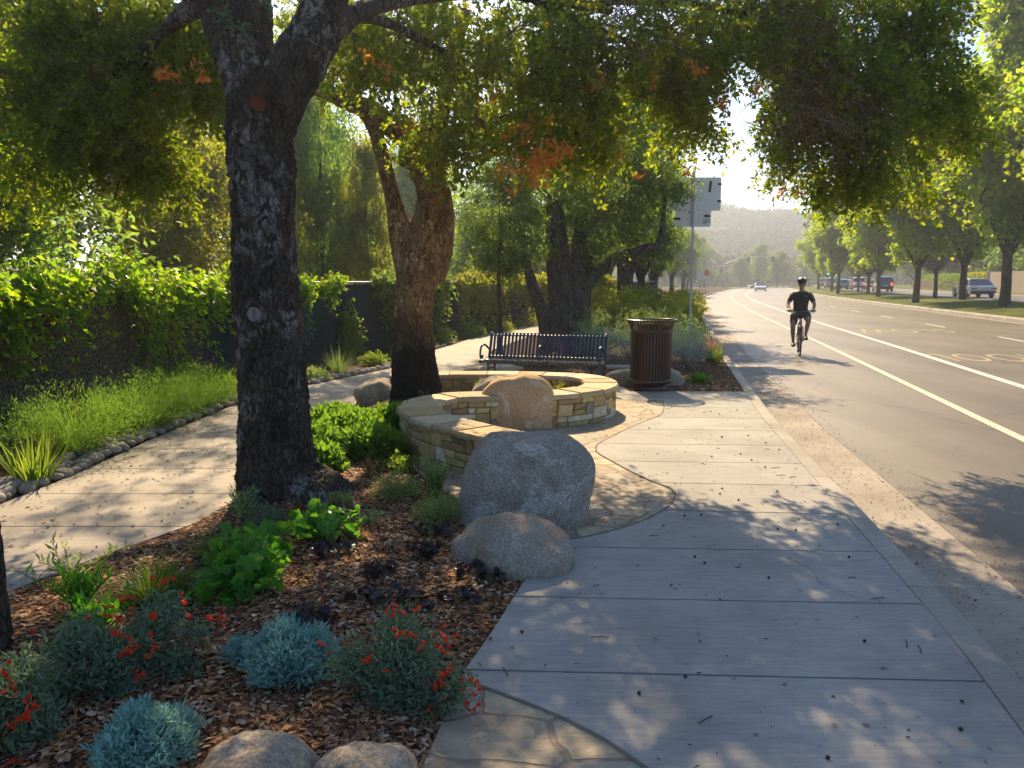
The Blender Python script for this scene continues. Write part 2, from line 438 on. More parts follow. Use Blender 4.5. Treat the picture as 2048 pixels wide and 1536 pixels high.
# left path and bench plaza
pathL = fx([(1, -4.6), (3.5, -4.1), (5.83, -3.81), (6.61, -3.76), (8.11, -3.79), (10.24, -3.74), (12.5, -3.23), (15.08, -2.25), (18.96, -1.86), (23.84, -.97), (29.86, .68), (45, 4.2)])
pathR = fx([(1, -3.7), (2.6, -3.2), (4.07, -2.7), (4.53, -2.52), (5.21, -2.2), (5.69, -2.05), (7, -2.15), (8.91, -2.32), (10.4, -2.15), (11.25, -1.9), (11.3, 1.8), (12.3, 1.75), (13, 1.2), (13.8, .2), (14.5, -.25), (16, -.5), (19, -.48), (22, .15), (25, .8), (30, 2.1), (45, 5.6)])
mb = MB(); Y = 1.03
while Y < 44:
    st = .83 if Y < 11 else 1.2
    slab_rows(mb, (Y+g, Y+g), (Y+st-g, Y+st-g), pathL, pathR, 14, .1, -.001)
    Y += st
struct(mb.build('garden_path', M_path))

# mulch bed between path and sidewalk
def mulchz(x, y):
    L, Rr = pathR(y), (walkL(y) if y > 3.1 else fx(bedR)(y))
    if y > 5: Rr = flL(y)
    d = min(x-L, Rr-x, 1.2)
    e = max(0, min(1, d/.35)); v = Vector((x, y, 0))
    z = -.012+e*(.035+.03*mnoise.noise(v*1.3)+.012*mnoise.noise(v*6)+.008*mnoise.noise(v*17))
    r = math.hypot(x+1.62, y-5.75); z += .13*math.exp(-(r/.42)**2)
    return z
V = []; ysm = np.arange(.5, 11.3, .05); k = 56
bedl = lambda y: pathR(y)-.01
def bedr(y):
    if y < 3.15: return fx(bedR)(y)
    if y < 4.87: return fx(bedR)(y)
    return flL(y)
for y in ysm:
    a, b = bedl(y), bedr(y)
    for q in np.linspace(0, 1, k): x = a+(b-a)*q; V.append((x, y, mulchz(x, y)))
F = [(i*k+j, i*k+j+1, (i+1)*k+j+1, (i+1)*k+j) for i in range(len(ysm)-1) for j in range(k-1)]
def mulchm():
    m = N('mulch'); p = m.pos(); v = m.vor(45, m.scale(p, (1, .6, 1)), 'F1', 'Color'); s_ = m.n('SeparateColor', i={0: v}).outputs[0]
    col = m.ramp(s_, [(0.0, (.035, .016, .010)), (.5, (.10, .045, .022)), (.8, (.20, .11, .06)), (1.0, (.30, .20, .12))])
    m.bsdf(col, .9, 0, m.bump(m.vor(45, m.scale(p, (1, .6, 1))), 1, .02), .15); return m.m
struct(mkmesh('mulch_bed', V, F, mulchm(), smooth=True))
rng = np.random.default_rng(7)
def chips(n, ylo, yhi, Lf, Rf, zf, size, cols, name, label, lift=.004, seed=1, bias=1.0, tilt=.5):
    rg = np.random.default_rng(seed)
    y = ylo+(yhi-ylo)*rg.random(n)**bias; x = np.array([Lf(a)+(Rf(a)-Lf(a))*b for a, b in zip(y, rg.random(n))])
    z = np.array([zf(a, b) for a, b in zip(x, y)])+lift*rg.random(n)*2
    L = size*(.5+rg.random(n)*1.1); W = L*(.22+.35*rg.random(n)); t = rg.random(n)*6.283
    a = np.stack([np.cos(t), np.sin(t), (rg.random(n)-.5)*tilt*1.4], 1); b = np.stack([-np.sin(t), np.cos(t), (rg.random(n)-.5)*tilt*1.6], 1)
    P = np.stack([x, y, z], 1)
    V = np.stack([P-a*L[:, None]/2, P+b*W[:, None]/2+[0, 0, .003], P+a*L[:, None]/2, P-b*W[:, None]/2+[0, 0, .002]], 1).reshape(-1, 3)
    F = np.arange(4*n).reshape(-1, 4)
    ci = np.array(cols)[rg.integers(0, len(cols), n)]*(.7+.6*rg.random(n))[:, None]
    o = mkmesh(name, V, F, M_chip, col=np.repeat(ci, 4, 0)); return tag(o, label, 'mulch' if 'chip' in name else 'litter', kind='stuff')
M_chip = colmat('chip', .85, .2, 60, .2)
barkc = [(.26, .12, .055), (.38, .19, .085), (.16, .07, .04), (.44, .29, .17), (.48, .37, .26), (.12, .05, .03), (.32, .13, .05), (.42, .21, .08)]
chips(46000, 1.9, 8.6, bedl, bedr, mulchz, .034, barkc, 'mulch_chips', 'reddish brown bark chips and dead leaves covering the planting bed', seed=3, bias=1.5)
flat = lambda x, y: .001
chips(420, 2, 10.6, lambda y: walkL(y), walkR, flat, .022, [(.05, .035, .025), (.09, .06, .035), (.03, .02, .015), (.30, .24, .15)], 'leaf_litter', 'dark seed husks and twigs scattered over the concrete sidewalk', seed=4, tilt=.3)
chips(900, 3.6, 12, lambda y: pathL(y), lambda y: min(pathR(y), -2.0), flat, .035, [(.09, .05, .03), (.15, .08, .04), (.05, .03, .02), (.25, .18, .1)], 'leaf_litter', 'small brown dead leaves scattered over the left garden path', seed=5, tilt=.3)
chips(500, 5, 11, lambda y: flL(y)+.3, lambda y: walkL(y), flat, .022, [(.05, .035, .025), (.09, .06, .035)], 'leaf_litter', 'dark bits scattered over the flagstone paving by the seat wall', seed=6, tilt=.3)
chips(2600, 2.2, 26, kx(.03), kx(.72), lambda x, y: -.13, .021, [(.16, .08, .04), (.08, .045, .03), (.34, .27, .18), (.22, .15, .09)], 'leaf_litter', 'brown leaves and grit lying along the concrete gutter', seed=8, bias=1.3)
chips(1500, 4, 30, kx(.7), kx(6), lambda x, y: -.115, .022, [(.06, .05, .04), (.30, .26, .2), (.10, .07, .05)], 'road_grit', 'scattered grit and leaf fragments on the asphalt road', seed=9, tilt=.3)
# pieces of sticks on sidewalk
mb = MB(); rs = random.Random(5)
for i in range(24):
    y = rs.uniform(2.3, 8); x = rs.uniform(walkL(y)+.05, walkR(y)-.1); a = rs.uniform(0, 6.28); L = rs.uniform(.03, .09)
    mb.tube([(x, y, .004), (x+L*.5*math.cos(a)+.004, y+L*.5*math.sin(a), .008), (x+L*math.cos(a), y+L*math.sin(a)+.006, .004)], .0022, 5)
for i in range(34):
    y = rs.uniform(2.3, 10); x = rs.uniform(walkL(y)+.05, walkR(y)-.1)
    mb.lathe([(0.0001, .014), (.006, .012), (.009, .007), (.006, .001), (.0001, 0)], 6, (x, y, 0))
tag(mb.build('twig_litter', plain('twig_dark', (.05, .035, .025), .9)), 'thin dark twigs and round seed pods lying on the concrete sidewalk', 'litter', kind='stuff')

# ------------------------------------------------------------------ foliage tools
def norm(a): return a/(np.linalg.norm(a, axis=-1, keepdims=True)+1e-9)
def leaves(P, size, rg, aspect=.5, droop=0.0, outdir=None, fold=.12, var=.35):
    n = len(P); L = size*(1-var+2*var*rg.random(n))[:, None]
    a = rg.normal(size=(n, 3)); a[:, 2] -= droop
    if outdir is not None: a = a*.6+outdir
    a = norm(a); b = norm(np.cross(a, rg.normal(size=(n, 3)))); c = np.cross(a, b)
    V = np.stack([P, P+a*L*.45+b*L*aspect*.5+c*L*fold, P+a*L, P+a*L*.45-b*L*aspect*.5+c*L*fold], 1).reshape(-1, 3)
    return V, np.arange(4*n).reshape(-1, 4)
def hexleaves(P, size, rg, up=.6, aspect=1.0):
    """rounder six-cornered leaves, facing mostly up"""
    n = len(P); L = size*(.65+.7*rg.random(n))[:, None]
    nn = norm(rg.normal(size=(n, 3))*(1-up)+np.array([0, 0, up])); a = norm(np.cross(nn, rg.normal(size=(n, 3)))); b = np.cross(nn, a)
    ang = [0, 60, 120, 180, 240, 300]; rr = [1, .8, .95, .55, .95, .8]
    V = np.stack([P+L*.5*r*(a*math.cos(R(t))+b*math.sin(R(t))*aspect)+nn*L*.07*(1 if k % 2 else -1) for k, (t, r) in enumerate(zip(ang, rr))], 1).reshape(-1, 3)
    return V, np.arange(6*n).reshape(-1, 6)
def blob_clusters(blobs, n, rg, pw=.55):
    vol = np.array([b[3]*b[4]*b[5] for b in blobs])**.7; vol /= vol.sum()
    idx = rg.choice(len(blobs), n, p=vol); B = np.array(blobs)[idx]
    d = norm(rg.normal(size=(n, 3))); r = rg.random(n)[:, None]**pw
    return B[:, :3]+d*r*B[:, 3:6], idx, d
def crown_pts(blobs, ncl, per, sig, rg, flat=.7, pw=.55):
    C, idx, d = blob_clusters(blobs, ncl, rg, pw)
    s_ = sig*(.6+.8*rg.random(ncl))
    P = np.repeat(C, per, 0)+rg.normal(size=(ncl*per, 3))*np.repeat(s_, per)[:, None]*np.array([1, 1, flat])
    return P, C, idx
def gap_ok(C, f, thr, seed):
    s_ = Vector((seed*3.3, seed*1.7, 0))
    return np.array([mnoise.noise(Vector(c)*f+s_)+.5*mnoise.noise(Vector(c)*f*2.3+s_) > thr for c in C])
def spray_pts(blobs, ncl, per, L, rad, rg, f=1.1, thr=-.06, seed=1, droop=.5, pw=.45):
    """leaves set along short drooping twigs; returns leaf points, twig starts, ends, blob index, leaf directions"""
    C, idx, d = blob_clusters(blobs, ncl, rg, pw); k = gap_ok(C, f, thr, seed); C, idx, d = C[k], idx[k], d[k]
    n = len(C); D = norm(d*[1, 1, .5]+rg.normal(size=(n, 3))*.45-[0, 0, droop]); LL = L*(.6+.8*rg.random(n))
    t = rg.random((n, per)); P = C[:, None]+D[:, None]*(LL[:, None]*t)[..., None]; P[..., 2] -= (.35*LL[:, None]*t*t)
    side = norm(rg.normal(size=(n, per, 3))); P = P+side*(rad*(1.1-t)*(.4+.6*rg.random((n, per))))[..., None]
    return P.reshape(-1, 3), C, C+D*LL[:, None]-np.stack([0*LL, 0*LL, .35*LL], 1), idx, norm(side*.8+D[:, None]*.7).reshape(-1, 3)
def twigmesh(mb, starts, ends, r0, r1, sag=.12, rs=random, n=3):
    for a, b in zip(starts, ends):
        a = Vector(a); b = Vector(b); m_ = a.lerp(b, .5); L = (b-a).length
        m_ += Vector((rs.uniform(-.12, .12)*L, rs.uniform(-.12, .12)*L, sag*L))
        mb.tube([a, m_, b], [r0, (r0+r1)/2, r1], n, caps=False)
def blades(B, D, L, W, droop, seg=4, rg=None, face=None):
    """arching strips; arrays per blade"""
    n = len(B); rows = []
    side = norm(np.cross(D, np.array([0, 0, 1.0]))+1e-4) if face is None else face
    for k in range(seg+1):
        t = k/seg
        c = B+D*(L*t)[:, None]; c[:, 2] -= droop*L*t*t
        w_ = (W*(1-t**1.6)*.5+1e-4)[:, None]*(1 if k else .6)
        rows += [c-side*w_, c+side*w_]
    V = np.stack(rows, 1).reshape(-1, 3); m_ = 2*(seg+1)
    f = np.array([[2*k, 2*k+1, 2*k+3, 2*k+2] for k in range(seg)])
    F = (np.arange(n)[:, None, None]*m_+f[None]).reshape(-1, 4)
    return V, F
def join(parts):
    Vs = []; Fs = []; b = 0
    for V, F in parts: Vs.append(V); Fs.append(F+b); b += len(V)
    return np.concatenate(Vs), np.concatenate(Fs)

def barkmat(name, dark, mid, flake, fl_amt=.5, vs=14, zdark=None, tint=None):
    m = N(name); p = m.obj(); q = m.scale(p, (1, 1, .45))
    n1 = m.noise(9, q, 8, .72); n2 = m.noise(2.5, p, 4, .6); e = m.vor(vs, m.n('VectorMath', operation='MULTIPLY_ADD', i={0: m.noise(6, q, 3, out='Color'), 1: (.12, .12, .12), 2: q}).outputs[0], 'DISTANCE_TO_EDGE')
    cc = m.n('SeparateColor', i={0: m.vor(vs, q, 'F1', 'Color')}).outputs[0]
    col = m.mix(m.ramp(n1, [(.35, 0.0), (.65, 1.0)]), dark, mid)
    n4 = m.noise(15, m.scale(p, (1, 1, .6)), 5, .55, dist=.8)
    fl = m.math('MULTIPLY', m.ramp(n4, [(.62-fl_amt*.16, 0.0), (.645-fl_amt*.16, 1.0)]), m.ramp(n2, [(.50, 0.0), (.62, 1.0)]))
    col = m.mix(fl, col, flake)
    if tint: col = m.mix(m.ramp(n2, [(.4, 0.0), (.6, .7)]), col, tint)
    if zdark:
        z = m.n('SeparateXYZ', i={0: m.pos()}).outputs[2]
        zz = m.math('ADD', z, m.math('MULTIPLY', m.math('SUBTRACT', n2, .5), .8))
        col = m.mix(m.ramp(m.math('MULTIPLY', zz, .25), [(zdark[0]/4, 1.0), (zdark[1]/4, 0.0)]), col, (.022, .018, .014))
    cr = m.ramp(e, [(0, .35), (.07, 1.0)]); col = m.mix(1.0, col, cr, 'MULTIPLY')
    h = m.math('ADD', m.math('MULTIPLY', n1, 1.0), m.math('MULTIPLY', m.ramp(e, [(0, 0.0), (.15, 1.0)]), .8))
    m.bsdf(col, .85, 0, m.bump(h, 1.0, .02), .25); return m.m
M_bark1 = barkmat('bark_dark', (.030, .022, .016), (.105, .08, .06), (.25, .235, .215), .85, 26)
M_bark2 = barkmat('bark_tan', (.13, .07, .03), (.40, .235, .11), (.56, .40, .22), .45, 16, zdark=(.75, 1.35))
M_bark3 = barkmat('bark_grey', (.045, .038, .034), (.15, .13, .12), (.25, .23, .22), .3, 12)
M_barkr = barkmat('bark_brown', (.035, .026, .018), (.11, .085, .06), (.2, .17, .14), .25, 10)

def bark_tube(path, n=64, per=14, amp=.016, seed=0, lump=.05, flare=None):
    """path: (x,y,z,r). returns V,F with displaced bark relief"""
    P = np.array(catmull(path, per)); V = []
    pts = P[:, :3]; T = np.gradient(pts, axis=0); T /= np.linalg.norm(T, axis=1)[:, None]
    ref = np.array([0, 1.0, 0]); 
    for i, p in enumerate(P):
        t = T[i]; a = np.cross(t, ref); a /= np.linalg.norm(a)+1e-9; b = np.cross(a, t)
        for k in range(n):
            th = 2*math.pi*k/n; d = a*math.cos(th)+b*math.sin(th); r = p[3]
            v = Vector((p[0]+d[0]*r, p[1]+d[1]*r, p[2]+d[2]*r)); s_ = Vector((seed*3.1, 0, 0))
            big = mnoise.noise(Vector((v.x*2.2, v.y*2.2, v.z*1.1))+s_)*lump*3
            q = Vector((v.x*16, v.y*16, v.z*4.2))+s_
            wq = Vector((mnoise.noise(v*7+s_), mnoise.noise(v*7+s_+Vector((5, 5, 5))), mnoise.noise(v*5-s_)))*2.2
            cel = mnoise.voronoi(q+wq)[0]; rid = min(.45, cel[1]-cel[0])*1.5+(.35-abs(mnoise.noise((q+wq)*.9)))*.8
            fine = mnoise.noise(v*26)*.45+mnoise.noise(v*60)*.35
            r2 = r*(1+big)+amp*(rid-.4+fine)*min(1, r/.12)
            if flare and p[2] < flare[0]:
                u = (flare[0]-p[2])/flare[0]; r2 += flare[1]*u*u*(1+.5*math.sin(th*5+seed)+.3*math.sin(th*3+1))
            V.append((p[0]+d[0]*r2, p[1]+d[1]*r2, p[2]+d[2]*r2))
    m_ = len(P)
    F = [(i*n+k, i*n+(k+1) % n, (i+1)*n+(k+1) % n, (i+1)*n+k) for i in range(m_-1) for k in range(n)]
    F.append([(m_-1)*n+k for k in range(n)])
    return V, F
def pxpath(pts, Y):
    """(px, py, radius_px[, Y]) -> world (x,y,z,r)"""
    out = []
    for q in pts:
        yy = q[3] if len(q) > 3 else Y
        v = at(q[0], q[1], yy); out.append((v.x, v.y, v.z, q[2]*yy/F_PX))
    return out

# ------------------------------------------------------------------ tree 1 (big dark trunk)
G_TREE = 'trees lining the planted walk'
tr = empty('broad_tree', (-1.62, 5.75, 0)); tag(tr, 'big tree with dark flaking bark and pale pruning scar, forking above the mulch bed', 'tree', G_TREE)
off = Vector((-1.62, 5.75, 0))
def loc(V): return [(v[0]-off.x, v[1]-off.y, v[2]-off.z) for v in V]
mb = MB()
V, F = bark_tube([(-1.60, 5.75, -.1, .30)]+pxpath([(562, 960, 80), (552, 880, 72), (547, 800, 67), (541, 700, 66), (532, 600, 65), (528, 500, 61), (526, 410, 60), (521, 330, 64), (517, 260, 61), (519, 215, 60), (530, 160, 62)], 5.75), 110, 22, .022, 1, .03, (.45, .07))
mb.add(loc(V), F)
V, F = bark_tube(pxpath([(517, 300, 42), (508, 210, 50), (482, 130, 44), (448, 50, 36), (415, -30, 33), (370, -140, 30), (310, -300, 24)], 5.75), 64, 14, .02, 2, .04); mb.add(loc(V), F)
V, F = bark_tube(pxpath([(500, 190, 30, 5.85), (505, 110, 34, 5.95), (508, 30, 33, 6.05), (505, -80, 30, 6.2), (500, -260, 24, 6.5)], 6), 56, 12, .018, 3, .04); mb.add(loc(V), F)
V, F = bark_tube(pxpath([(530, 300, 44, 5.75), (560, 200, 50, 5.75), (600, 120, 50, 5.8), (638, 50, 44, 5.9), (655, -30, 40, 6), (680, -150, 32, 6.2), (720, -300, 24, 6.5)], 5.8), 64, 14, .02, 4, .04); mb.add(loc(V), F)
V, F = bark_tube(pxpath([(625, 95, 24, 5.85), (672, 55, 24, 5.95), (720, 22, 18, 6.2), (790, 2, 15, 6.8), (900, -12, 13, 7.6), (1050, -10, 12, 8.4), (1220, 20, 9, 9.2)], 6), 36, 12, .012, 5, .05); mb.add(loc(V), F)
tk = mb.build('trunk', M_bark1, tr, True)
# pruning scar
sc_c = at(508, 628, 5.50)-off
mb = MB(); rx, rz = .066, .074
M_scar = plain('scar_wood', (.25, .24, .225), .8, var=.3, nscale=40, bump=.5)
ring = []
for a in np.linspace(0, 2*math.pi, 22, endpoint=False): ring.append(Vector((sc_c.x+rx*math.cos(a), sc_c.y-.004+.012*abs(math.cos(a)), sc_c.z+rz*math.sin(a))))
mb.tube(ring+[ring[0]], .024, 8, caps=False); mb.build('scar_rim', M_bark1, tr, True)
mb = MB(); V = []
for j in range(9):
    q = j/8
    for a in np.linspace(0, 2*math.pi, 24, endpoint=False):
        x = rx*q*math.cos(a); z = rz*q*math.sin(a); dpt = -.012*(1-q*q)+.022*math.exp(-((x+.12*z-.004)/.006)**2)*(1-q)
        V.append((sc_c.x+x, sc_c.y+dpt+.002, sc_c.z+z))
F = [(j*24+k, j*24+(k+1) % 24, (j+1)*24+(k+1) % 24, (j+1)*24+k) for j in range(8) for k in range(24)]
mb.add(V, F); scar = mb.build('pruning_scar', M_scar, tr, True); mb = MB(); mb.add([(sc_c.x+dx, sc_c.y-.020, sc_c.z+dz) for dx, dz in ((.004, .055), (.013, .02), (.010, -.02), (-.002, -.05), (-.004, -.02), (.002, .02))], [tuple(range(6))]); mb.build('split', M_joint, scar)
c2 = at(518, 208, 5.48)-off; mb = MB()
mb.lathe([(.0005, -.02), (.03, -.017), (.045, 0), (.05, .03)], 20, c2, Matrix.Rotation(R(90), 3, 'X')); mb.build('pruning_scar', plain('scar_red', (.22, .06, .025), .85, var=.4, nscale=50, bump=.6), tr, True)

LG = leafmat('leaf_green', [(.035, .060, .010), (.060, .085, .014), (.085, .10, .02), (.05, .075, .02)], [(.24, .42, .015), (.40, .56, .02), (.66, .68, .03), (.32, .46, .02)], .6)
LO = leafmat('leaf_orange', [(.55, .17, .03), (.62, .24, .05)], [(1.0, .36, .03), (1.0, .5, .06)], .45)
LT = leafmat('leaf_bluegreen', [(.05, .10, .06), (.07, .13, .09)], [(.10, .26, .10), (.16, .3, .12)], .4)
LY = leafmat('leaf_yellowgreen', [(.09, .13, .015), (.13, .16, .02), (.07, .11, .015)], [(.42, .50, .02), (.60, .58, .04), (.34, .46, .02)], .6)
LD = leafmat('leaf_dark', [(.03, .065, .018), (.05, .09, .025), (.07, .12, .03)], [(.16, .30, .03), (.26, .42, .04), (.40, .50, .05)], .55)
LC = leafmat('leaf_conifer', [(.05, .09, .045), (.075, .12, .06), (.10, .15, .06)], [(.24, .48, .08), (.36, .60, .08), (.52, .68, .06)], .6)
LM = leafmat('leaf_maple', [(.045, .085, .012), (.07, .11, .016), (.1, .13, .02)], [(.36, .62, .012), (.52, .72, .02), (.68, .72, .04)], .62)
M_twig = plain('twig_bark', (.19, .125, .085), .9, var=.4)

def pb(px, py, Y, r, ry=None, rz=None):
    v = at(px, py, Y); rr = r*Y/F_PX
    return [v.x, v.y, v.z, rr, ry or rr*1.1, rz*Y/F_PX if rz else rr*.8]
left_b = [pb(60, 60, 6.8, 120), pb(230, 60, 7.0, 130), pb(370, 90, 7, 110), pb(90, 200, 6.8, 110), pb(240, 200, 7, 120), pb(370, 210, 7, 95), pb(130, 300, 7, 80, rz=55), pb(250, 310, 7, 100, rz=60), pb(60, 350, 6.9, 50, rz=32), pb(190, 375, 7, 70, rz=38), pb(330, 300, 7.1, 80, rz=45), pb(420, 250, 7.4, 50), pb(240, 425, 7, 32, rz=22), pb(130, 385, 6.9, 36, rz=20), pb(20, 150, 6.5, 80)]
right_b = [pb(700, 70, 8.2, 90), pb(800, 60, 8.4, 110), pb(760, 170, 8.6, 80, rz=60), pb(900, 130, 8.6, 120), pb(960, 240, 8.8, 100, rz=70), pb(1020, 70, 8.6, 130), pb(1110, 200, 9, 120, rz=90), pb(1000, 310, 9, 70, rz=36), pb(1160, 270, 9.1, 90, rz=42), pb(1180, 80, 9, 130), pb(1290, 190, 9.2, 110, rz=90), pb(1330, 70, 9.2, 130), pb(1440, 150, 9.4, 120), pb(1500, 70, 9.5, 130), pb(1400, 235, 9.5, 70, rz=40), pb(1520, 290, 9.7, 34, rz=24), pb(1480, 250, 9.7, 60, rz=34), pb(1560, 300, 9.7, 46, rz=28), pb(1860, 40, 9.9, 80, rz=60), pb(1850, 130, 9.9, 70, rz=60),
           pb(1580, 150, 9.6, 120), pb(1640, 60, 9.6, 130), pb(1680, 200, 9.8, 120, rz=110), pb(1640, 330, 9.8, 75, rz=65), pb(1740, 330, 9.8, 110, rz=80), pb(1800, 200, 10, 110, rz=110), pb(1860, 310, 10.1, 90, rz=80), pb(1760, 90, 9.8, 90), pb(1700, 420, 9.8, 50, rz=30), pb(1900, 240, 10.3, 60, rz=50), pb(1620, 375, 9.7, 60, rz=28), pb(1960, 300, 10.4, 40, rz=26), pb(860, 260, 9, 60, rz=50), pb(1700, 400, 9.8, 70, rz=45), pb(1850, 380, 10, 70, rz=55), pb(1900, 330, 10.2, 60, rz=50), pb(1640, 240, 9.7, 90), pb(1560, 240, 9.6, 70, rz=50)]
for b_ in right_b:
    if b_[0] > 2.7: b_[2] += .26
def shade_pos(X, d, z): return [X, d+z*math.cos(SUN_AZ)/math.tan(SUN_EL), z]
def shade_blob(X, d, z, r):     # crown blob added to drop its shadow at ground distance d
    x, y, z = shade_pos(X+z/math.tan(SUN_EL)*math.sin(SUN_AZ), d, z); return [x, y, z, r, r*1.1, r*.55]
top_shade_b = []  # crown blobs above the view, added to shade the foreground
for X, d, z, r in [(-3.5, 1.2, 6.8, 1.0), (-2.2, 2.4, 7.2, 1.0), (-1.0, 1.0, 6.4, 1.1), (-.9, 3.3, 7.4, .8), (.3, 2.2, 7.0, .9), (.9, .6, 6.4, 1.0), (1.5, 3.4, 7.3, .8), (1.2, 1.8, 6.8, .7), (2.4, 1.6, 6.9, .9), (.2, 4.3, 7.6, .55), (1.9, 4.6, 7.4, .6), (3.3, 3.6, 7.2, .9), (3.6, 5.0, 7.3, .7), (4.4, 4.4, 7.2, .8), (-3.2, 4.2, 7.4, .7), (2.9, .5, 6.6, 1.0), (-2.5, .6, 6.4, 1.0), (1.0, 3.0, 7.1, .7), (1.6, 2.4, 7.0, .6), (.4, 3.4, 7.2, .6), (1.3, 4.2, 7.4, .5), (.6, 1.4, 6.6, .7), (2.1, 2.9, 7.1, .6), (2.7, 2.5, 7.0, .7), (3.3, 1.4, 6.8, .8), (4.6, 3.2, 7.1, .8), (4.2, 2.2, 7, 1.1), (3.4, 2.8, 7, .8), (4.0, 5.6, 7.3, .7), (5.0, 5.2, 7.3, .8), (2.6, 3.7, 7.2, .5), (5.4, 3.8, 7.2, .9), (5.8, 4.8, 7.3, .9), (6.8, 5.4, 7.4, .9), (4.7, 4.5, 7.2, .8), (6.4, 3.6, 7.2, .9)]:
    top_shade_b.append(shade_blob(X, d, z, r))
rg = np.random.default_rng(11); parts = []
P, C1, E1, i1, od = spray_pts(left_b, 2500, 34, .30, .085, rg, 1.7, -.10, 1); parts.append(leaves(P, .050, rg, .5, .1, od*.8, var=.6)); TW = [(C1, E1)]
P, C2, E2, i2, od = spray_pts(right_b, 5200, 34, .34, .10, rg, 1.4, -.06, 2); parts.append(leaves(P, .060, rg, .52, .1, od*.8, var=.6)); TW.append((C2, E2))
P, C3, i3 = crown_pts(top_shade_b, 690, 60, .16, rg); parts.append(leaves(P, .075, rg, .6, .2))
V, F = join(parts); V -= np.array(off)
mkmesh('crown', V, F, LG, tr)
rs = random.Random(3)
mb = MB()
for B_, C_, I_, cnt in ((left_b, C1, i1, 260), (right_b, C2, i2, 620), (top_shade_b, C3, i3, 120)):
    B = np.array(B_); st = []; en = []
    for k in rs.sample(range(len(C_)), cnt):
        b = B[I_[k]]; c = C_[k]; st.append(b[:3]+(b[:3]-c)*.25-np.array(off)); en.append(c-np.array(off))
    twigmesh(mb, st, en, .009, .003, .1, rs)
for st, en in TW:
    k = np.arange(0, len(st), 3); twigmesh(mb, st[k]-np.array(off), en[k]-np.array(off), .004, .0015, .05, rs)
mb.build('twigs', M_twig, tr); mb = MB()
# main limbs reaching through the blobs
def limb(pts, r0, r1):
    P = catmull([Vector(p)-off for p in pts], 5); n_ = len(P)
    mb.tube(P, [r0+(r1-r0)*i/(n_-1) for i in range(n_)], 8)
def A_(x, y, Y): return at(x, y, Y)
limb([A_(430, 0, 5.75), A_(330, 60, 6.3), A_(240, 140, 6.8), A_(150, 260, 6.9), A_(60, 340, 6.9)], .06, .012)
limb([A_(420, -40, 5.75), A_(300, 100, 6.6), A_(260, 260, 7), A_(230, 400, 7)], .045, .008)
limb([A_(300, 170, 6.9), A_(230, 220, 6.95), A_(160, 330, 7)], .022, .006)
limb([A_(640, 40, 5.9), A_(760, 40, 7.2), A_(900, 110, 8.4), A_(1050, 180, 9), A_(1180, 250, 9.2)], .06, .012)
limb([A_(1050, -10, 8.4), A_(1200, 60, 9), A_(1350, 130, 9.3), A_(1420, 190, 9.5), A_(1450, 225, 9.6)], .05, .006)
limb([A_(1200, 0, 9), A_(1400, 10, 9.4), A_(1560, 60, 9.6), A_(1680, 160, 9.8), A_(1760, 300, 9.9), A_(1720, 420, 9.8)], .05, .010)
limb([A_(1560, 60, 9.6), A_(1700, 90, 9.8), A_(1820, 180, 10), A_(1900, 260, 10.3)], .03, .008)
mb.build('limbs', M_bark1, tr, True); mb = MB()
for x, y, Y in [(1240, 20, 8.6), (1330, 40, 8.7), (1570, 60, 9.0), (1640, 20, 9.0), (1600, 200, 9.1), (1700, 230, 9.2), (1130, 120, 8.6), (1250, 60, 8.8), (1310, 90, 8.9), (1600, 120, 9.2), (1660, 180, 9.2), (1640, 250, 9.3), (1700, 120, 9.3), (1280, 20, 8.8)]:   # bare brown twig tangles
    for k in range(75):
        p = A_(x+rs.gauss(0, 45), y+rs.gauss(0, 38), Y+rs.uniform(-.3, .3))-off; q = p+Vector((rs.uniform(-.4, .4), rs.uniform(-.3, .3), rs.uniform(-.45, .1)))
        mb.tube([p, p.lerp(q, .5)+Vector((rs.uniform(-.08, .08), 0, rs.uniform(-.03, .08))), q], [.006, .004, .0015], 3, caps=False)
mb.build('dead_twigs', M_twig, tr)
# orange dead leaf sprays
parts = []
for px, py, Y, r, n_ in [(770, 135, 8.2, 14, 50), (345, 150, 6.7, 10, 40), (1055, 290, 8.8, 42, 260), (1075, 335, 8.8, 24, 190), (1105, 305, 8.8, 26, 110), (1045, 345, 8.8, 10, 40), (1280, 345, 9.2, 6, 18), (1380, 130, 9, 12, 40), (1250, 290, 9, 8, 24), (1470, 180, 9.2, 12, 34), (835, 235, 8.4, 8, 30), (1570, 365, 9.5, 10, 30), (1600, 375, 9.5, 8, 26), (985, 190, 8.7, 8, 24), (1185, 170, 8.8, 9, 24), (1400, 345, 9.5, 8, 24), (1300, 160, 9, 9, 20), (1430, 200, 9.2, 7, 18), (400, 130, 6.8, 8, 20)]:
    c = np.array(at(px, py, Y-.5)); ns_ = max(1, n_//16); cc = c+rg.normal(size=(ns_, 3))*[r*Y/F_PX, .15, r*Y/F_PX*.8]; dd = norm(rg.normal(size=(ns_, 3))-[0, 0, .6])
    tt = rg.random((ns_, 16, 1)); P = (cc[:, None]+dd[:, None]*tt*.16+rg.normal(size=(ns_, 16, 3))*.025).reshape(-1, 3); parts.append(leaves(P-np.array(off), .055, rg, .6, .2))
V, F = join(parts); mkmesh('dead_leaves', V, F, LO, tr)
for px, py, Y, n_ in [(455, 28, 5.5, 26), (490, 60, 5.5, 26), (535, 8, 5.6, 22), (448, 45, 5.5, 14)]:
    P = np.array(at(px, py, Y)-off)+rg.normal(size=(n_, 3))*.035; V, F = leaves(P, .05, rg, .5, .3); mkmesh('young_shoot', V, F, LT, tr)

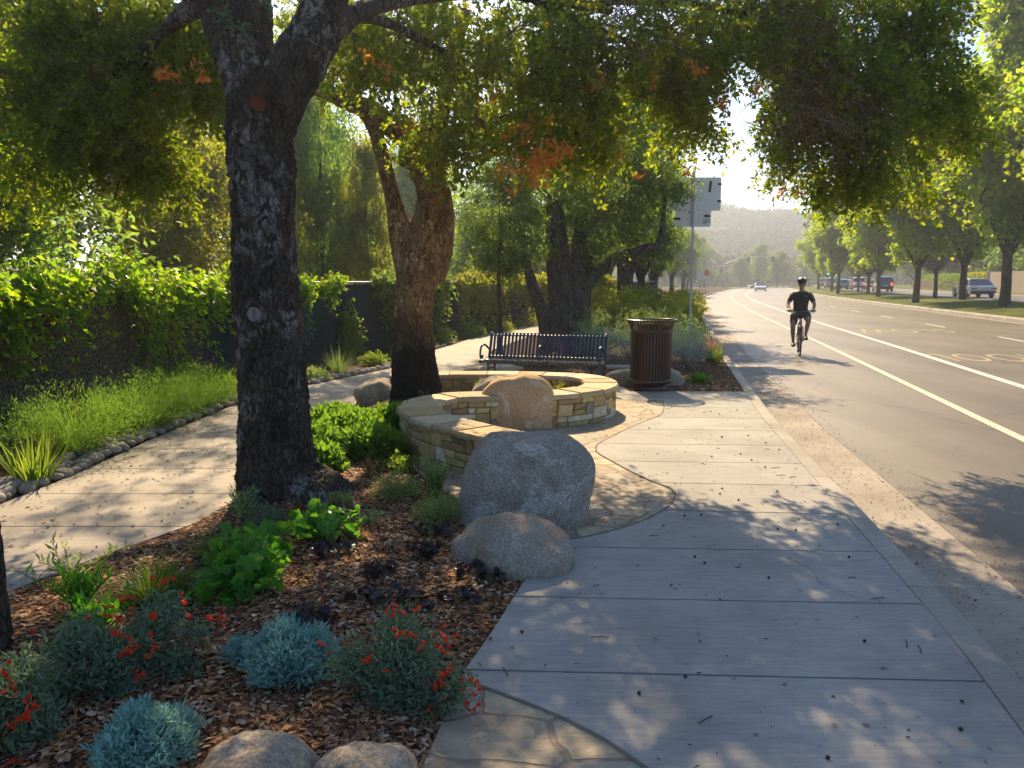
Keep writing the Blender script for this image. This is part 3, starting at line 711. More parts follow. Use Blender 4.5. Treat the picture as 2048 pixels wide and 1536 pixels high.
# ------------------------------------------------------------------ tree 2 (tan double trunk in the planter)
off = Vector((-1.2, 9.9, 0)); tr2 = empty('forked_tree', off); tag(tr2, 'forked tree with tan peeling bark and black base growing inside the stone planter', 'tree', G_TREE)
mb = MB()
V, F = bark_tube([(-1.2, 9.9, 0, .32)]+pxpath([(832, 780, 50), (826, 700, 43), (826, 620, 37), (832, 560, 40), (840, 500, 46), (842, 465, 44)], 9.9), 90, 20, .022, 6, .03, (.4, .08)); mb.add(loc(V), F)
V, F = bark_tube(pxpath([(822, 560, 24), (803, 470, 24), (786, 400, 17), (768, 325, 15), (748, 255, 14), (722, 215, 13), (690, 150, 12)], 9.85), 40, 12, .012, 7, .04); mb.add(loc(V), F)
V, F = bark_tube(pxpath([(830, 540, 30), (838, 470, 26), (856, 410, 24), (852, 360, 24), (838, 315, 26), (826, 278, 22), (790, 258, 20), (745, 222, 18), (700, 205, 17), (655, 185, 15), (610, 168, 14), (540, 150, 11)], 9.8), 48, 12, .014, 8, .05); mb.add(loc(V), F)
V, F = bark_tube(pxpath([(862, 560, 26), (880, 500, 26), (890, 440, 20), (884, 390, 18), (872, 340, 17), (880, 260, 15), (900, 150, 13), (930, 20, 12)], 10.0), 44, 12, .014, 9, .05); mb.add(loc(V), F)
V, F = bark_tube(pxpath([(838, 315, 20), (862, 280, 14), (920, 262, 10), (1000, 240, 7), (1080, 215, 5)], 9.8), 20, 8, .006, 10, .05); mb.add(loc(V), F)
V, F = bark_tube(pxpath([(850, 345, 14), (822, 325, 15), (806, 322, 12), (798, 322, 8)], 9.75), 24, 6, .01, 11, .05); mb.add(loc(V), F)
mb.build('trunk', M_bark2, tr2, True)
t2b = [pb(850, 250, 9.9, 60), pb(900, 300, 10, 50, rz=36), pb(930, 200, 10, 90), pb(1050, 240, 10.4, 80, rz=60), pb(700, 120, 9.8, 60), pb(790, 160, 10.4, 60, rz=40), pb(980, 120, 10.5, 110), pb(850, 60, 10.4, 90), pb(600, 60, 10, 70), pb(1100, 60, 10.8, 110), pb(760, -60, 10.4, 110), pb(940, -80, 10.6, 120), pb(660, 20, 10.2, 70)]
for X, d, z, r in [(-2.6, 9.2, 7.2, .9), (-2.9, 11.0, 7.4, 1.0), (-2.2, 12.6, 7.6, 1.1), (-1.2, 14, 7.8, 1.1), (-3.2, 7.4, 7.0, .5), (-2.6, 6.2, 7.0, .35), (-3.4, 5.2, 6.8, .4), (-2.7, 10.0, 7.3, .9), (-2.3, 11.8, 7.5, 1.0), (-3.3, 9.3, 7.2, .8), (-3.1, 12.4, 7.5, 1.0), (-2.0, 13.4, 7.6, 1.0), (-3.5, 8.0, 7.1, .6), (-2.7, 8.0, 7.1, .5), (-3.0, 5.6, 7, .35), (-2.4, 5.0, 6.9, .4), (1.2, 11.9, 7.4, .75), (2.3, 11.3, 7.3, .6), (3.1, 11.9, 7.3, .7), (0, 12.6, 7.6, .9)]:
    t2b.append(shade_blob(X, d, z, r))  # extra crown blobs added only to shade the path and paving
P, C, E_, I_, od = spray_pts(t2b, 3000, 34, .34, .10, rg, 1.4, -.06, 4); V, F = leaves(P-np.array(off), .058, rg, .52, .1, od*.8); mkmesh('crown', V, F, LG, tr2)
mb = MB(); B = np.array(t2b)
twigmesh(mb, [B[I_[k]][:3]-np.array(off) for k in range(160)], [C[k]-np.array(off) for k in range(160)], .01, .003, .1, rs)
for k in range(9):
    a = at(rs.uniform(865, 880), rs.uniform(400, 440), 9.75)-off; b = a+Vector((rs.uniform(-.02, .16), -.12, rs.uniform(-.22, .0))); mb.tube([a, a.lerp(b, .5)+Vector((0, 0, .03)), b], [.005, .004, .002], 4)
mb.build('twigs', M_twig, tr2)

# ------------------------------------------------------------------ sliver of trunk at left edge
off = Vector((-2.30, 3.35, 0)); t3 = empty('slim_tree', off); tag(t3, 'slim dark trunk cut off by the left edge of the picture', 'tree', G_TREE)
mb = MB(); V, F = bark_tube([(-2.345, 3.35, -.05, .10), (-2.355, 3.35, .6, .09), (-2.38, 3.35, 1.3, .085), (-2.41, 3.35, 2.1, .085), (-2.44, 3.35, 3.0, .08), (-2.45, 3.5, 4.5, .07)], 48, 16, .014, 12, .03); mb.add(loc(V), F); mb.build('trunk', M_bark1, t3, True)
b_ = [[-2.5, 4.5, 5.6, 1.1, 1.2, .7], [-3.3, 5.2, 6, 1.0, 1.0, .6], [-1.7, 4.2, 5.8, .9, 1.0, .6]]
P, C, I_ = crown_pts(b_, 150, 40, .2, rg); V, F = leaves(P-np.array(off), .07, rg, .6, .2); mkmesh('crown', V, F, LG, t3)

# ------------------------------------------------------------------ seat walls
M_stone = colmat('wall_stone', .85, .35, 18, .9, .012); M_mortar = plain('mortar', (.42, .26, .12), .95, var=.3, nscale=20, bump=.6)
M_cap = colmat('cap_stone', .8, .22, 9, .7, .01)
stonec = [(.50, .35, .15), (.58, .43, .19), (.42, .28, .12), (.64, .50, .25), (.78, .70, .50), (.50, .36, .17), (.30, .25, .19), (.60, .44, .20), (.70, .56, .32), (.46, .32, .15)]
capc = [(.50, .38, .22), (.56, .44, .27), (.44, .33, .19), (.60, .50, .34), (.48, .35, .18)]
def seat_wall(cl, label, seed, H=.37, z0=-.03, W=.36):
    rs = random.Random(seed)
    P = np.array(catmull([(x, y, 0) for x, y in cl], 16))[:, :2]
    seg = np.linalg.norm(np.diff(P, axis=0), axis=1); s_ = np.concatenate([[0], np.cumsum(seg)]); L = s_[-1]
    def at_s(s, o, z):
        s = max(0, min(L, s)); x = np.interp(s, s_, P[:, 0]); y = np.interp(s, s_, P[:, 1])
        e = .03; x2 = np.interp(min(L, s+e), s_, P[:, 0])-np.interp(max(0, s-e), s_, P[:, 0]); y2 = np.interp(min(L, s+e), s_, P[:, 1])-np.interp(max(0, s-e), s_, P[:, 1])
        d = math.hypot(x2, y2); return (x+y2/d*o, y-x2/d*o, z)
    root = empty('stone_seat_wall', (P[0][0], P[0][1], 0)); tag(root, label, 'wall', 'stone seat walls')
    o0 = np.array([P[0][0], P[0][1], 0]); mb = MB()
    ns = int(L/.05); V = []
    for i in range(ns+1):
        s = L*i/ns
        for o_, z in ((-W/2+.012, z0), (-W/2+.012, H-.05), (W/2-.012, H-.05), (W/2-.012, z0)): V.append(np.array(at_s(s, o_, z))-o0)
    F = [(i*4+k, i*4+(k+1) % 4, (i+1)*4+(k+1) % 4, (i+1)*4+k) for i in range(ns) for k in range(4)]+[(0, 1, 2, 3), (ns*4+3, ns*4+2, ns*4+1, ns*4)]
    mb.add(V, F); mb.build('mortar_core', M_mortar, root)
    mb = MB(); ch = (H-.055-z0)/5
    for side in (-1, 1):
        nc = int(L/.055); occ = np.zeros((nc, 5), bool)
        for r in range(5):
            c = 0
            while c < nc:
                if occ[c, r]: c += 1; continue
                w_ = rs.choice([2, 3, 3, 4, 5, 6]); h_ = rs.choice([1, 1, 2]) if r < 4 else 1
                w2 = 1
                while w2 < w_ and c+w2 < nc and not occ[c+w2, r]: w2 += 1
                if nc-(c+w2) == 1 and not occ[nc-1, r]: w2 += 1
                occ[c:c+w2, r:r+h_] = True
                sa, sb = L*c/nc+.006, L*(c+w2)/nc-.006; za, zb = z0+ch*r+.005, z0+ch*(r+h_)-.005
                if sb-sa < .02: c += w2; continue
                out = W/2+rs.uniform(.004, .022); j = lambda: rs.uniform(-.006, .006)
                nseg = max(1, int((sb-sa)/.06)); col = rs.choice(stonec); jf = rs.uniform(.8, 1.2); col = tuple(q*jf for q in col)
                V = []
                js = [j() for _ in range(8)]
                for q in range(nseg+1):
                    t = q/nseg; s = sa+(sb-sa)*t; tz = j()*.6
                    e0 = js[0]*(1-t)+js[1]*t; e1 = js[2]*(1-t)+js[3]*t
                    ci = .010
                    for (o_, z) in ((W/2-.03, za+e0), (out-.006, za+e0), (out+tz, za+e0+ci), (out+tz, zb+e1-ci), (out-.006, zb+e1), (W/2-.03, zb+e1)):
                        ins = .007 if (q in (0, nseg) and o_ > out-.002) else 0
                        V.append(np.array(at_s(s+(ins if q == 0 else -ins), side*o_, z))-o0)
                k = 6; F = [(i*k+a, i*k+(a+1) % k, (i+1)*k+(a+1) % k, (i+1)*k+a) for i in range(nseg) for a in range(k)]+[tuple(range(k)), tuple(nseg*k+a for a in range(k))[::-1]]
                mb.add(V, F, col); c += w2
    mb.build('stone_veneer', M_stone, root, bevel=.003)
    mb = MB(); s = 0
    while s < L-.05:
        ln = rs.uniform(.32, .62); sb = min(L, s+ln)
        if L-sb < .25: sb = L
        nseg = max(2, int((sb-s)/.05)); V = []; col = rs.choice(capc); top = H+rs.uniform(-.004, .006)
        for q in range(nseg+1):
            ss = s+.004+(sb-s-.008)*q/nseg; a = rs.uniform(-.008, .008); b = rs.uniform(-.008, .008)
            for o_, z in ((-W/2-.035-a, H-.058), (-W/2-.042-a, H-.03), (-W/2-.028-a*.5, top), (0, top+rs.uniform(-.002, .003)), (W/2+.028+b*.5, top), (W/2+.042+b, H-.03), (W/2+.035+b, H-.058)):
                V.append(np.array(at_s(ss, o_, z))-o0)
        k = 7; F = [(i*k+a, i*k+(a+1) % k, (i+1)*k+(a+1) % k, (i+1)*k+a) for i in range(nseg) for a in range(k)]+[tuple(range(k)), tuple(nseg*k+a for a in range(k))[::-1]]
        mb.add(V, F, col); s = sb
    mb.build('coping', M_cap, root, bevel=.004)
seat_wall([(.33, 5.62), (.29, 5.98), (.04, 6.42), (-.38, 6.90), (-.72, 7.36), (-.93, 7.85), (-.97, 8.3), (-.83, 8.68), (-.58, 8.86), (-.15, 8.92)], 'low stone seat wall bending back behind the grey granite boulder', 21)
seat_wall([(.30, 9.00), (.62, 9.13), (.93, 9.42), (1.12, 9.88), (1.10, 10.38), (.88, 10.75), (.45, 10.93), (-.2, 11.0), (-1.0, 11.0), (-1.7, 10.9)], 'low curved stone planter wall in front of the blue metal bench', 22)
# soil in planter
mb = MB(); V = []; F = []
pl = catmull([(x, y, 0) for x, y in [(-.97, 8.3), (-.6, 8.86), (-.1, 8.95), (.4, 9.05), (.93, 9.42), (1.12, 9.88), (1.10, 10.38), (.88, 10.75), (.2, 10.95), (-1, 11), (-1.7, 10.9), (-2.0, 10.3), (-2.0, 9.3), (-1.5, 8.5)]], 4)
cx, cy = -.4, 9.9; nn = len(pl)
for j, q in enumerate((0, .35, .7, .98)):
    for p in pl: V.append((cx+(p[0]-cx)*q, cy+(p[1]-cy)*q, .13+.05*(1-q)+.02*mnoise.noise(Vector((p[0]*3, p[1]*3, q)))-(.15 if q > .9 and p[0] < -1.2 else 0)))
F = [(j*nn+i, j*nn+(i+1) % nn, (j+1)*nn+(i+1) % nn, (j+1)*nn+i) for j in range(3) for i in range(nn)]
mb.add(V, F); struct(mb.build('planter_soil', M_soil, smooth=True))

# ------------------------------------------------------------------ boulders
def rockmat(name, a, b, c, ns=6, speck=.5):
    m = N(name); p = m.obj(); n1 = m.noise(ns, p, 6, .65); n2 = m.noise(ns*14, p, 4, .8); n3 = m.noise(ns*.45, p, 5, .7, dist=1.5)
    col = m.mix(m.ramp(n1, [(.35, 0.0), (.65, 1.0)]), a, b)
    col = m.mix(m.ramp(n3, [(.52, 0.0), (.60, 1.0)]), col, c)
    col = m.mix(1.0, col, m.ramp(n2, [(.35, 1-speck), (.62, 1+speck)]), 'MULTIPLY')
    m.bsdf(col, .85, 0, m.bump(m.math('ADD', m.math('MULTIPLY', n2, .35), n1), .9, .02), .3); return m.m
R_grey = rockmat('granite', (.25, .205, .16), (.38, .33, .28), (.45, .41, .36), 7, .7)
R_tan = rockmat('tan_rock', (.27, .21, .15), (.36, .31, .25), (.42, .36, .29), 5, .4)
R_sand = rockmat('sandstone', (.52, .31, .15), (.60, .40, .22), (.68, .54, .38), 5, .22)
def boulder(name, label, c, size, mat, seed, sq=2.6, rz=0, topz=None, bumps=.10, tilt=0, heart=0, group='boulders by the planted walk'):
    V = []; F = []; nu, nv = 72, 44
    for j in range(nv+1):
        ph = math.pi*j/nv
        for i in range(nu):
            th = 2*math.pi*i/nu
            d = Vector((math.sin(ph)*math.cos(th), math.sin(ph)*math.sin(th), math.cos(ph)))
            r = (abs(d.x)**sq+abs(d.y)**sq+abs(d.z)**sq)**(-1/sq)
            s_ = Vector((seed*7.7, seed, 0)); r *= 1+bumps*2*mnoise.noise(d*1.3+s_)+bumps*.7*mnoise.noise(d*3.1+s_)+bumps*.14*mnoise.noise(d*9+s_)-bumps*.9*max(0, .16-abs(mnoise.noise(d*1.1+s_*2)))+bumps*.25*abs(mnoise.noise(d*5+s_))
            v = d*r
            if heart: v.z += heart*(-.30*math.exp(-((v.x+.18)/.20)**2)-.42*max(0, -v.x-.2))*max(0, d.z)
            v.x += tilt*v.z
            V.append((v.x*size[0], v.y*size[1], v.z*size[2]))
        
    F = [(j*nu+i, j*nu+(i+1) % nu, (j+1)*nu+(i+1) % nu, (j+1)*nu+i) for j in range(nv) for i in range(nu)]
    o = mkmesh(name, V, F, mat, None, True); o.location = c; o.rotation_euler = (0, 0, rz)
    return tag(o, label, 'boulder', group)
boulder('boulder', 'large dark grey granite boulder at the end of the seat wall', (.10, 5.44, .12), (.45, .34, .46), R_grey, 1, 3.2, .1, bumps=.07, tilt=.06)
boulder('boulder', 'smooth tan and grey rock in front of the grey granite boulder', (-.01, 4.52, .0), (.36, .27, .27), R_tan, 5, 2.3, -.5, bumps=.09)
boulder('boulder', 'upright orange sandstone boulder wedged between the two seat walls', (.07, 8.98, .10), (.42, .26, .49), R_sand, 3, 3.0, 0, bumps=.04, heart=.12)
boulder('boulder', 'rounded grey rock inside the planter behind the sandstone boulder', (-.17, 9.75, .18), (.32, .25, .29), R_tan, 8, 2.2, .3)
boulder('boulder', 'pale rock beside the black trunk base at the edge of the path', (-1.80, 10.6, .06), (.33, .28, .27), R_tan, 11, 2.2, .4)
boulder('boulder', 'low tan rock behind and left of the trash receptacle', (2.15, 12.75, .02), (.62, .30, .24), R_tan, 14, 2.5, .1)
boulder('boulder', 'brown rock at the bottom edge of the mulch bed', (-.83, 2.42, -.02), (.20, .17, .17), R_tan, 17, 2.3, .2)
boulder('boulder', 'brown rock at the bottom edge nearest the sidewalk', (-.49, 2.40, -.03), (.20, .16, .165), R_tan, 23, 2.2, -.2)
boulder('boulder', 'distant pale boulder seen between the tree trunks beyond the bench', (2.35, 21.6, .05), (.42, .35, .35), R_tan, 27, 2.2, -.2)
boulder('boulder', 'flat pale rock in the path edge right behind the bench end', (-.35, 14.6, .0), (.55, .35, .10), R_tan, 31, 2.2, .2)

# river cobbles edging the path
cob = []
for s_ in range(6):
    V = []; nu, nv = 14, 8
    for j in range(nv+1):
        for i in range(nu):
            ph = math.pi*j/nv; th = 2*math.pi*i/nu; d = Vector((math.sin(ph)*math.cos(th), math.sin(ph)*math.sin(th), math.cos(ph)))
            v = d*(1+.2*mnoise.noise(d*1.5+Vector((s_*9, 0, 0)))); V.append((v.x*.085, v.y*.06, v.z*.045))
    F = [(j*nu+i, j*nu+(i+1) % nu, (j+1)*nu+(i+1) % nu, (j+1)*nu+i) for j in range(nv) for i in range(nu)]
    cm = rockmat('cobble_stone', *[tuple(q*random.Random(s_).uniform(.8, 1.15) for q in c_) for c_ in ((.30, .27, .23), (.38, .34, .29), (.26, .24, .22))], 9, .2)
    cob.append(mkmesh('cobble', V, F, cm, None, True))
rs = random.Random(12); first = set(); spots = []
y = 4.6
while y < 20:
    for row in range(3 if y < 12 else 2):
        if rs.random() < .12: continue
        spots.append((pathL(y)-.08-row*.13+rs.uniform(-.03, .03), y+rs.uniform(-.04, .04)))
    y += .115+.0105*max(0, y-6)
spots = spots[:285]
for i, (x, y) in enumerate(spots):
    k = rs.randrange(6)
    o = cob[k] if k not in first else cob[k].copy()
    if k in first: COL.objects.link(o)
    first.add(k); o.location = (x, y, .018+rs.uniform(-.008, .015)); o.rotation_euler = (rs.uniform(-.2, .2), rs.uniform(-.2, .2), rs.uniform(0, 6.28))
    q = rs.uniform(.7, 1.2); o.scale = (q, q, q)
    tag(o, 'rounded grey river cobble edging the left garden path', 'cobble', 'river cobbles edging the left path')

# ------------------------------------------------------------------ bench
M_blue = plain('bench_blue_paint', (.022, .036, .085), .3, .0, .7, .1)
b = empty('park_bench', (.47, 12.02, 0), R(-17)); tag(b, 'dark blue metal slatted bench with scroll armrests behind the stone planter', 'bench')
Wd = 1.84
prof_seat = [(-.27, .415), (-.285, .43), (-.27, .452), (-.15, .44), (0, .425), (.13, .43)]
prof_back = [(.14, .435), (.19, .50), (.235, .62), (.275, .74), (.30, .815), (.32, .835), (.345, .82)]
ns_ = 30
def strap(mb, prof, x, w_=.038, t=.008):
    V = []
    for i, (y, z) in enumerate(prof):
        a = prof[max(0, i-1)]; c_ = prof[min(len(prof)-1, i+1)]; dy, dz = c_[0]-a[0], c_[1]-a[1]; l = math.hypot(dy, dz); ny, nz = -dz/l*t/2, dy/l*t/2
        V += [(x-w_/2, y+ny, z+nz), (x+w_/2, y+ny, z+nz), (x+w_/2, y-ny, z-nz), (x-w_/2, y-ny, z-nz)]
    n_ = len(prof); F = [(i*4+k, i*4+(k+1) % 4, (i+1)*4+(k+1) % 4, (i+1)*4+k) for i in range(n_-1) for k in range(4)]+[(0, 1, 2, 3), (n_*4-1, n_*4-2, n_*4-3, n_*4-4)]
    mb.add(V, F)
m1, m2 = MB(), MB()
for i in range(ns_):
    x = -Wd/2+.06+(Wd-.12)*i/(ns_-1); strap(m1, prof_seat, x); strap(m2, prof_back, x)
for y, z in ((-.24, .42), (.10, .41)): m1.tube([(-Wd/2+.02, y, z), (Wd/2-.02, y, z)], .014, 8)
for y, z in ((.31, .80), (.20, .47)): m2.tube([(-Wd/2+.02, y, z), (Wd/2-.02, y, z)], .016, 8)
m1.build('seat', M_blue, b); m2.build('backrest', M_blue, b)
for x in (-Wd/2, Wd/2):
    mb = MB(); mb.tube([(x, -.28, .425), (x, -.1, .415), (x, .1, .41), (x, .17, .46), (x, .24, .62), (x, .30, .79), (x, .33, .84)], .024, 8); mb.build('side_rail', M_blue, b, True)
for x in (-Wd/2, .0, Wd/2):
    mb = MB(); P = []
    for a in np.linspace(-200, 90, 16): P.append((x, -.20+.055*math.cos(R(a))*.6, .52+.05*math.sin(R(a))))
    P = [(x, -.19, .49), (x, -.225, .475), (x, -.255, .50), (x, -.26, .56), (x, -.235, .62), (x, -.18, .665), (x, -.10, .675), (x, 0, .655), (x, .10, .615), (x, .17, .59), (x, .225, .60)]
    mb.tube(catmull(P, 4), .017, 8); mb.lathe([(.0001, -.018), (.030, -.016), (.034, 0), (.030, .016), (.0001, .018)], 12, (x, -.19, .495), Matrix.Rotation(R(90), 3, 'Y'))
    mb.build('armrest', M_blue, b, True)
for x in (-Wd/2+.1, .72, Wd/2-.02):
    mb = MB(); mb.tube(catmull([(x, -.18, .42), (x, -.19, .30), (x, -.25, .14), (x, -.28, .012)], 4), .022, 8); mb.tube(catmull([(x, .12, .41), (x, .14, .28), (x, .24, .12), (x, .29, .012)], 4), .022, 8)
    mb.tube(catmull([(x, -.20, .25), (x, -.03, .33), (x, .15, .25)], 4), .014, 6); mb.box((x, -.28, .008), (.07, .09, .014)); mb.box((x, .29, .008), (.07, .09, .014)); mb.build('leg', M_blue, b, True)

# ------------------------------------------------------------------ trash receptacle
M_brown = plain('receptacle_brown_paint', (.055, .022, .016), .32, .1, .6, .15); M_liner = plain('liner_black', (.012, .010, .009), .7)
t = empty('trash_receptacle', (2.13, 12.05, 0)); tag(t, 'round dark brown slatted metal trash receptacle with flared rim beside the sidewalk', 'trash can')
mb = MB()
for k in range(40):
    a = 2*math.pi*k/40; ca, sa = math.cos(a), math.sin(a)
    pr = [(.305, .13), (.305, .86), (.307, .90), (.325, .96), (.35, 1.02), (.372, 1.06)]
    V = []
    for r, z in pr:
        for dr, dt in ((.004, -.012), (.004, .012), (-.004, .012), (-.004, -.012)):
            V.append(((r+dr)*ca-dt*sa, (r+dr)*sa+dt*ca, z))
    F = [(i*4+q, i*4+(q+1) % 4, (i+1)*4+(q+1) % 4, (i+1)*4+q) for i in range(len(pr)-1) for q in range(4)]; mb.add(V, F)
mb.build('slats', M_brown, t)
MB().lathe([(.300, .86), (.314, .86), (.314, .925), (.300, .925), (.300, .86)], 48).build('band', M_brown, t, True)
MB().lathe([(.385, 1.05), (.397, 1.062), (.385, 1.075), (.365, 1.068), (.36, 1.055), (.385, 1.05)], 48).build('rim', M_brown, t, True)
MB().lathe([(.0001, .10), (.316, .10), (.318, .165), (.300, .17), (.300, .10)], 48).build('bottom_ring', M_brown, t, True)
MB().lathe([(.0001, .10), (.24, .10), (.245, .02), (.255, .0), (.0001, 0)], 40).build('base', M_brown, t, True)
MB().lathe([(.0001, .17), (.275, .17), (.28, .98), (.27, .98), (.262, .2)], 32).build('liner', M_liner, t, True)

# utility lid
o = MB().box((2.12, 15.0, .02), (.62, .42, .05)).build('utility_lid', M_kerb, bevel=.01); tag(o, 'grey rectangular utility box lid on the ground right of the bench', 'utility lid')

# ------------------------------------------------------------------ sign
M_alu = plain('sign_back', (.78, .76, .70), .5, .2, .4, .06, 3); M_galv = plain('galvanised', (.50, .53, .55), .45, .4, .5, .2, 20)
M_tape = plain('black_tape', (.02, .02, .02), .7)
s0 = empty('street_sign', (4.60, 20.4, 0)); tag(s0, 'street sign seen from behind, grey panels on a perforated metal post', 'street sign')
mb = MB(); mb.box((0, 0, 2.2), (.05, .05, 4.5)); mb.build('post', M_galv, s0)
mb = MB()
for k in range(84): mb.box((0, -.0262, .25+k*.05), (.014, .002, .016))
tag(mb.build('post_holes', M_tape, s0), kind='stuff')
def panel(name, x0, x1, z0, z1, y=.04, r=.05):
    P = []
    for cx_, cz_, a0 in ((x1-r, z1-r, 0), (x0+r, z1-r, 90), (x0+r, z0+r, 180), (x1-r, z0+r, 270)):
        for k in range(5): a = R(a0+90*k/4); P.append((cx_+r*math.cos(a), cz_+r*math.sin(a)))
    n_ = len(P); V = [(x, y, z) for x, z in P]+[(x, y+.004, z) for x, z in P]
    F = [tuple(range(n_)), tuple(range(n_, 2*n_))[::-1]]+[(i, (i+1) % n_, (i+1) % n_+n_, i+n_) for i in range(n_)]
    return MB().add(V, F).build(name, M_alu, s0)
panel('panel', -.66, -.003, 3.42, 4.25); panel('panel', .003, .70, 3.42, 4.25, .048); panel('panel', -.45, .46, 3.02, 3.45, .032)
for x, z, w_, h_, y in ((.66, 3.66, .10, .05, .043), (.66, 4.08, .10, .05, .043), (.36, 3.29, .14, .06, .028), (-.40, 3.22, .16, .06, .028), (.42, 4.02, .06, .28, .043)):
    MB().box((x, y, z), (w_, .006, h_), Matrix.Rotation(R(5), 3, 'Y')).build('clip', M_tape, s0)
mb = MB(); rs = random.Random(4)
for j, z in enumerate((3.20, 3.155, 3.115)):
    x = .26
    while x < (.42 if j < 2 else .36): w_ = rs.uniform(.008, .016); mb.box((x, .0275, z), (w_, .002, .022 if j else .016)); x += w_+.006
mb.build('sticker_print', M_tape, s0)

# ------------------------------------------------------------------ fence
M_screen = None
def screenm():
    m = N('fence_screen'); p = m.obj()
    w1 = m.n('TexWave', wave_type='BANDS', bands_direction='Z', i={'Vector': p, 'Scale': 28.0, 'Distortion': .6}).outputs['Fac']
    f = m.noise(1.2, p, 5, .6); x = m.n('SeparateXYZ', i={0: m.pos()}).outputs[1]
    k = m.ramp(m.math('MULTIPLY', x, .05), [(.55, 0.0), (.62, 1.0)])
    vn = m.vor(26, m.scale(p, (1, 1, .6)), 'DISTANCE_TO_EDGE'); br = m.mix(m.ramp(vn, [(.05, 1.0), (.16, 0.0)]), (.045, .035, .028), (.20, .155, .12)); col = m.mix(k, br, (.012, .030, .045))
    col = m.mix(1.0, col, m.ramp(w1, [(.0, .6), (1.0, 1.25)]), 'MULTIPLY'); col = m.mix(1.0, col, m.ramp(f, [(.3, .75), (.7, 1.3)]), 'MULTIPLY')
    m.bsdf(col, .8, 0, m.bump(w1, .4, .006), .2); return m.m
fpts = [(-6.4, 2.5), (-5.75, 6), (-5.2, 9), (-4.65, 12), (-4.0, 15), (-3.35, 18), (-2.6, 21.5), (-1.6, 25.5), (-.2, 30), (2.2, 37), (5.4, 45), (10, 56)]
FP = np.array(catmull([(x, y, 0) for x, y in fpts], 8))
fseg = np.concatenate([[0], np.cumsum(np.linalg.norm(np.diff(FP[:, :2], axis=0), axis=1))])
def fence_at(s, o=0, z=0):
    x = np.interp(s, fseg, FP[:, 0]); y = np.interp(s, fseg, FP[:, 1]); d = np.array([np.interp(s+.2, fseg, FP[:, 0])-np.interp(s-.2, fseg, FP[:, 0]), np.interp(s+.2, fseg, FP[:, 1])-np.interp(s-.2, fseg, FP[:, 1])]); d /= np.linalg.norm(d)
    return Vector((x+d[1]*o, y-d[0]*o, z))
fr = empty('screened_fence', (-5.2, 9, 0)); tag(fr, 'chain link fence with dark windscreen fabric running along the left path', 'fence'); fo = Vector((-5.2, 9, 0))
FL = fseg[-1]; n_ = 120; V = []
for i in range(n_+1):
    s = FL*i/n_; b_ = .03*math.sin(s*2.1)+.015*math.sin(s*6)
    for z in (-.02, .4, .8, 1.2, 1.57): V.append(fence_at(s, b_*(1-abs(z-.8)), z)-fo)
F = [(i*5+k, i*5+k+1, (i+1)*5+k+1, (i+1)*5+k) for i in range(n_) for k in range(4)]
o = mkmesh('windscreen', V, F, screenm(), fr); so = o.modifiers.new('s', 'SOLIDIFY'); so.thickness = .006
mb = MB(); mb.tube([fence_at(FL*i/60, .02, 1.62)-fo for i in range(61)], .022, 8); mb.build('top_rail', M_galv, fr, True)
for s in np.arange(1, 48, 2.4):
    MB().tube([fence_at(s, -.05, -.1)-fo, fence_at(s, -.05, 1.66)-fo], .03, 8).build('post', M_liner if s > 8 else M_galv, fr, True)

# ------------------------------------------------------------------ vines on the fence
def vine(label, strands, seed, mat, size=.055, aspect=.55, per=1.0):
    """strands: list of (s0, s1, ztop, zbot_fn, density)"""
    rg = np.random.default_rng(seed); P = []; mbv = MB(); rs = random.Random(seed)
    for s0_, s1_, zt, zb, dens, thick in strands:
        n = int((s1_-s0_)*dens)
        for k in range(n):
            ncl_ = max(2, int((s1_-s0_)/.42)); cl_ = int(rg.integers(0, ncl_))
            s = s0_+(s1_-s0_)*(cl_+.5+.33*rg.normal())/ncl_; s = min(max(s, s0_), s1_); lenf = [.30, 1.0, .55, .85, .38, .7, 1.05][(cl_*3+seed) % 7]
            if rg.random() < .35: s = s0_+(s1_-s0_)*rg.random(); lenf = .38
            bot = zb(s); zt_ = zt+.26*mnoise.noise(Vector((s*1.3, seed, 0)))+.12*mnoise.noise(Vector((s*4, seed, 3)))+.22*rg.random()**7-.03; zt0, zt = zt, zt_
            L = (zt-bot)*lenf*(rg.random()**.5); m_ = int(8+L*26*per)
            o_ = .08+.34*thick*rg.random(); sl = rg.normal()*.25
            for j in range(m_):
                q = j/m_; z = zt+.10*math.sin(q*3.0)*rg.random()-L*q
                p = fence_at(s+sl*q*L, o_*math.sin(min(1, q*2.5+.1)*1.57)+.02+rg.normal()*.045, z+rg.normal()*.04); P.append((p.x, p.y, p.z))
            if k % 3 == 0: mbv.tube([fence_at(s, .03, zt), fence_at(s+sl*L*.5, o_, zt-L*.5), fence_at(s+sl*L, o_, zt-L)], .004, 3, caps=False)
            zt = zt0
    P = np.array(P); c = Vector(P.mean(0)); c.z = 0; root = empty('climbing_vine', c); tag(root, label, 'vine', 'vines on the fence')
    od = norm(np.tile(np.array([.95, -.5, -.5]), (len(P), 1)))
    V, F = leaves(P-np.array(c), size*1.05, rg, aspect, .5, od, .1, .6); mkmesh('foliage', V, F, mat, root)
    mbv.v = [tuple(Vector(v)-c) for v in mbv.v]; mbv.build('stems', M_twig, root)
    return root
zb1 = lambda s: .62+.45*math.sin(s*1.35)+.22*math.sin(s*3.7)
s_of = lambda y: float(np.interp(y, FP[:, 1], fseg))
LV = leafmat('leaf_vine', [(.05, .12, .010), (.08, .17, .014), (.04, .09, .01)], [(.28, .58, .012), (.44, .70, .02), (.60, .72, .03)], .62, .4)
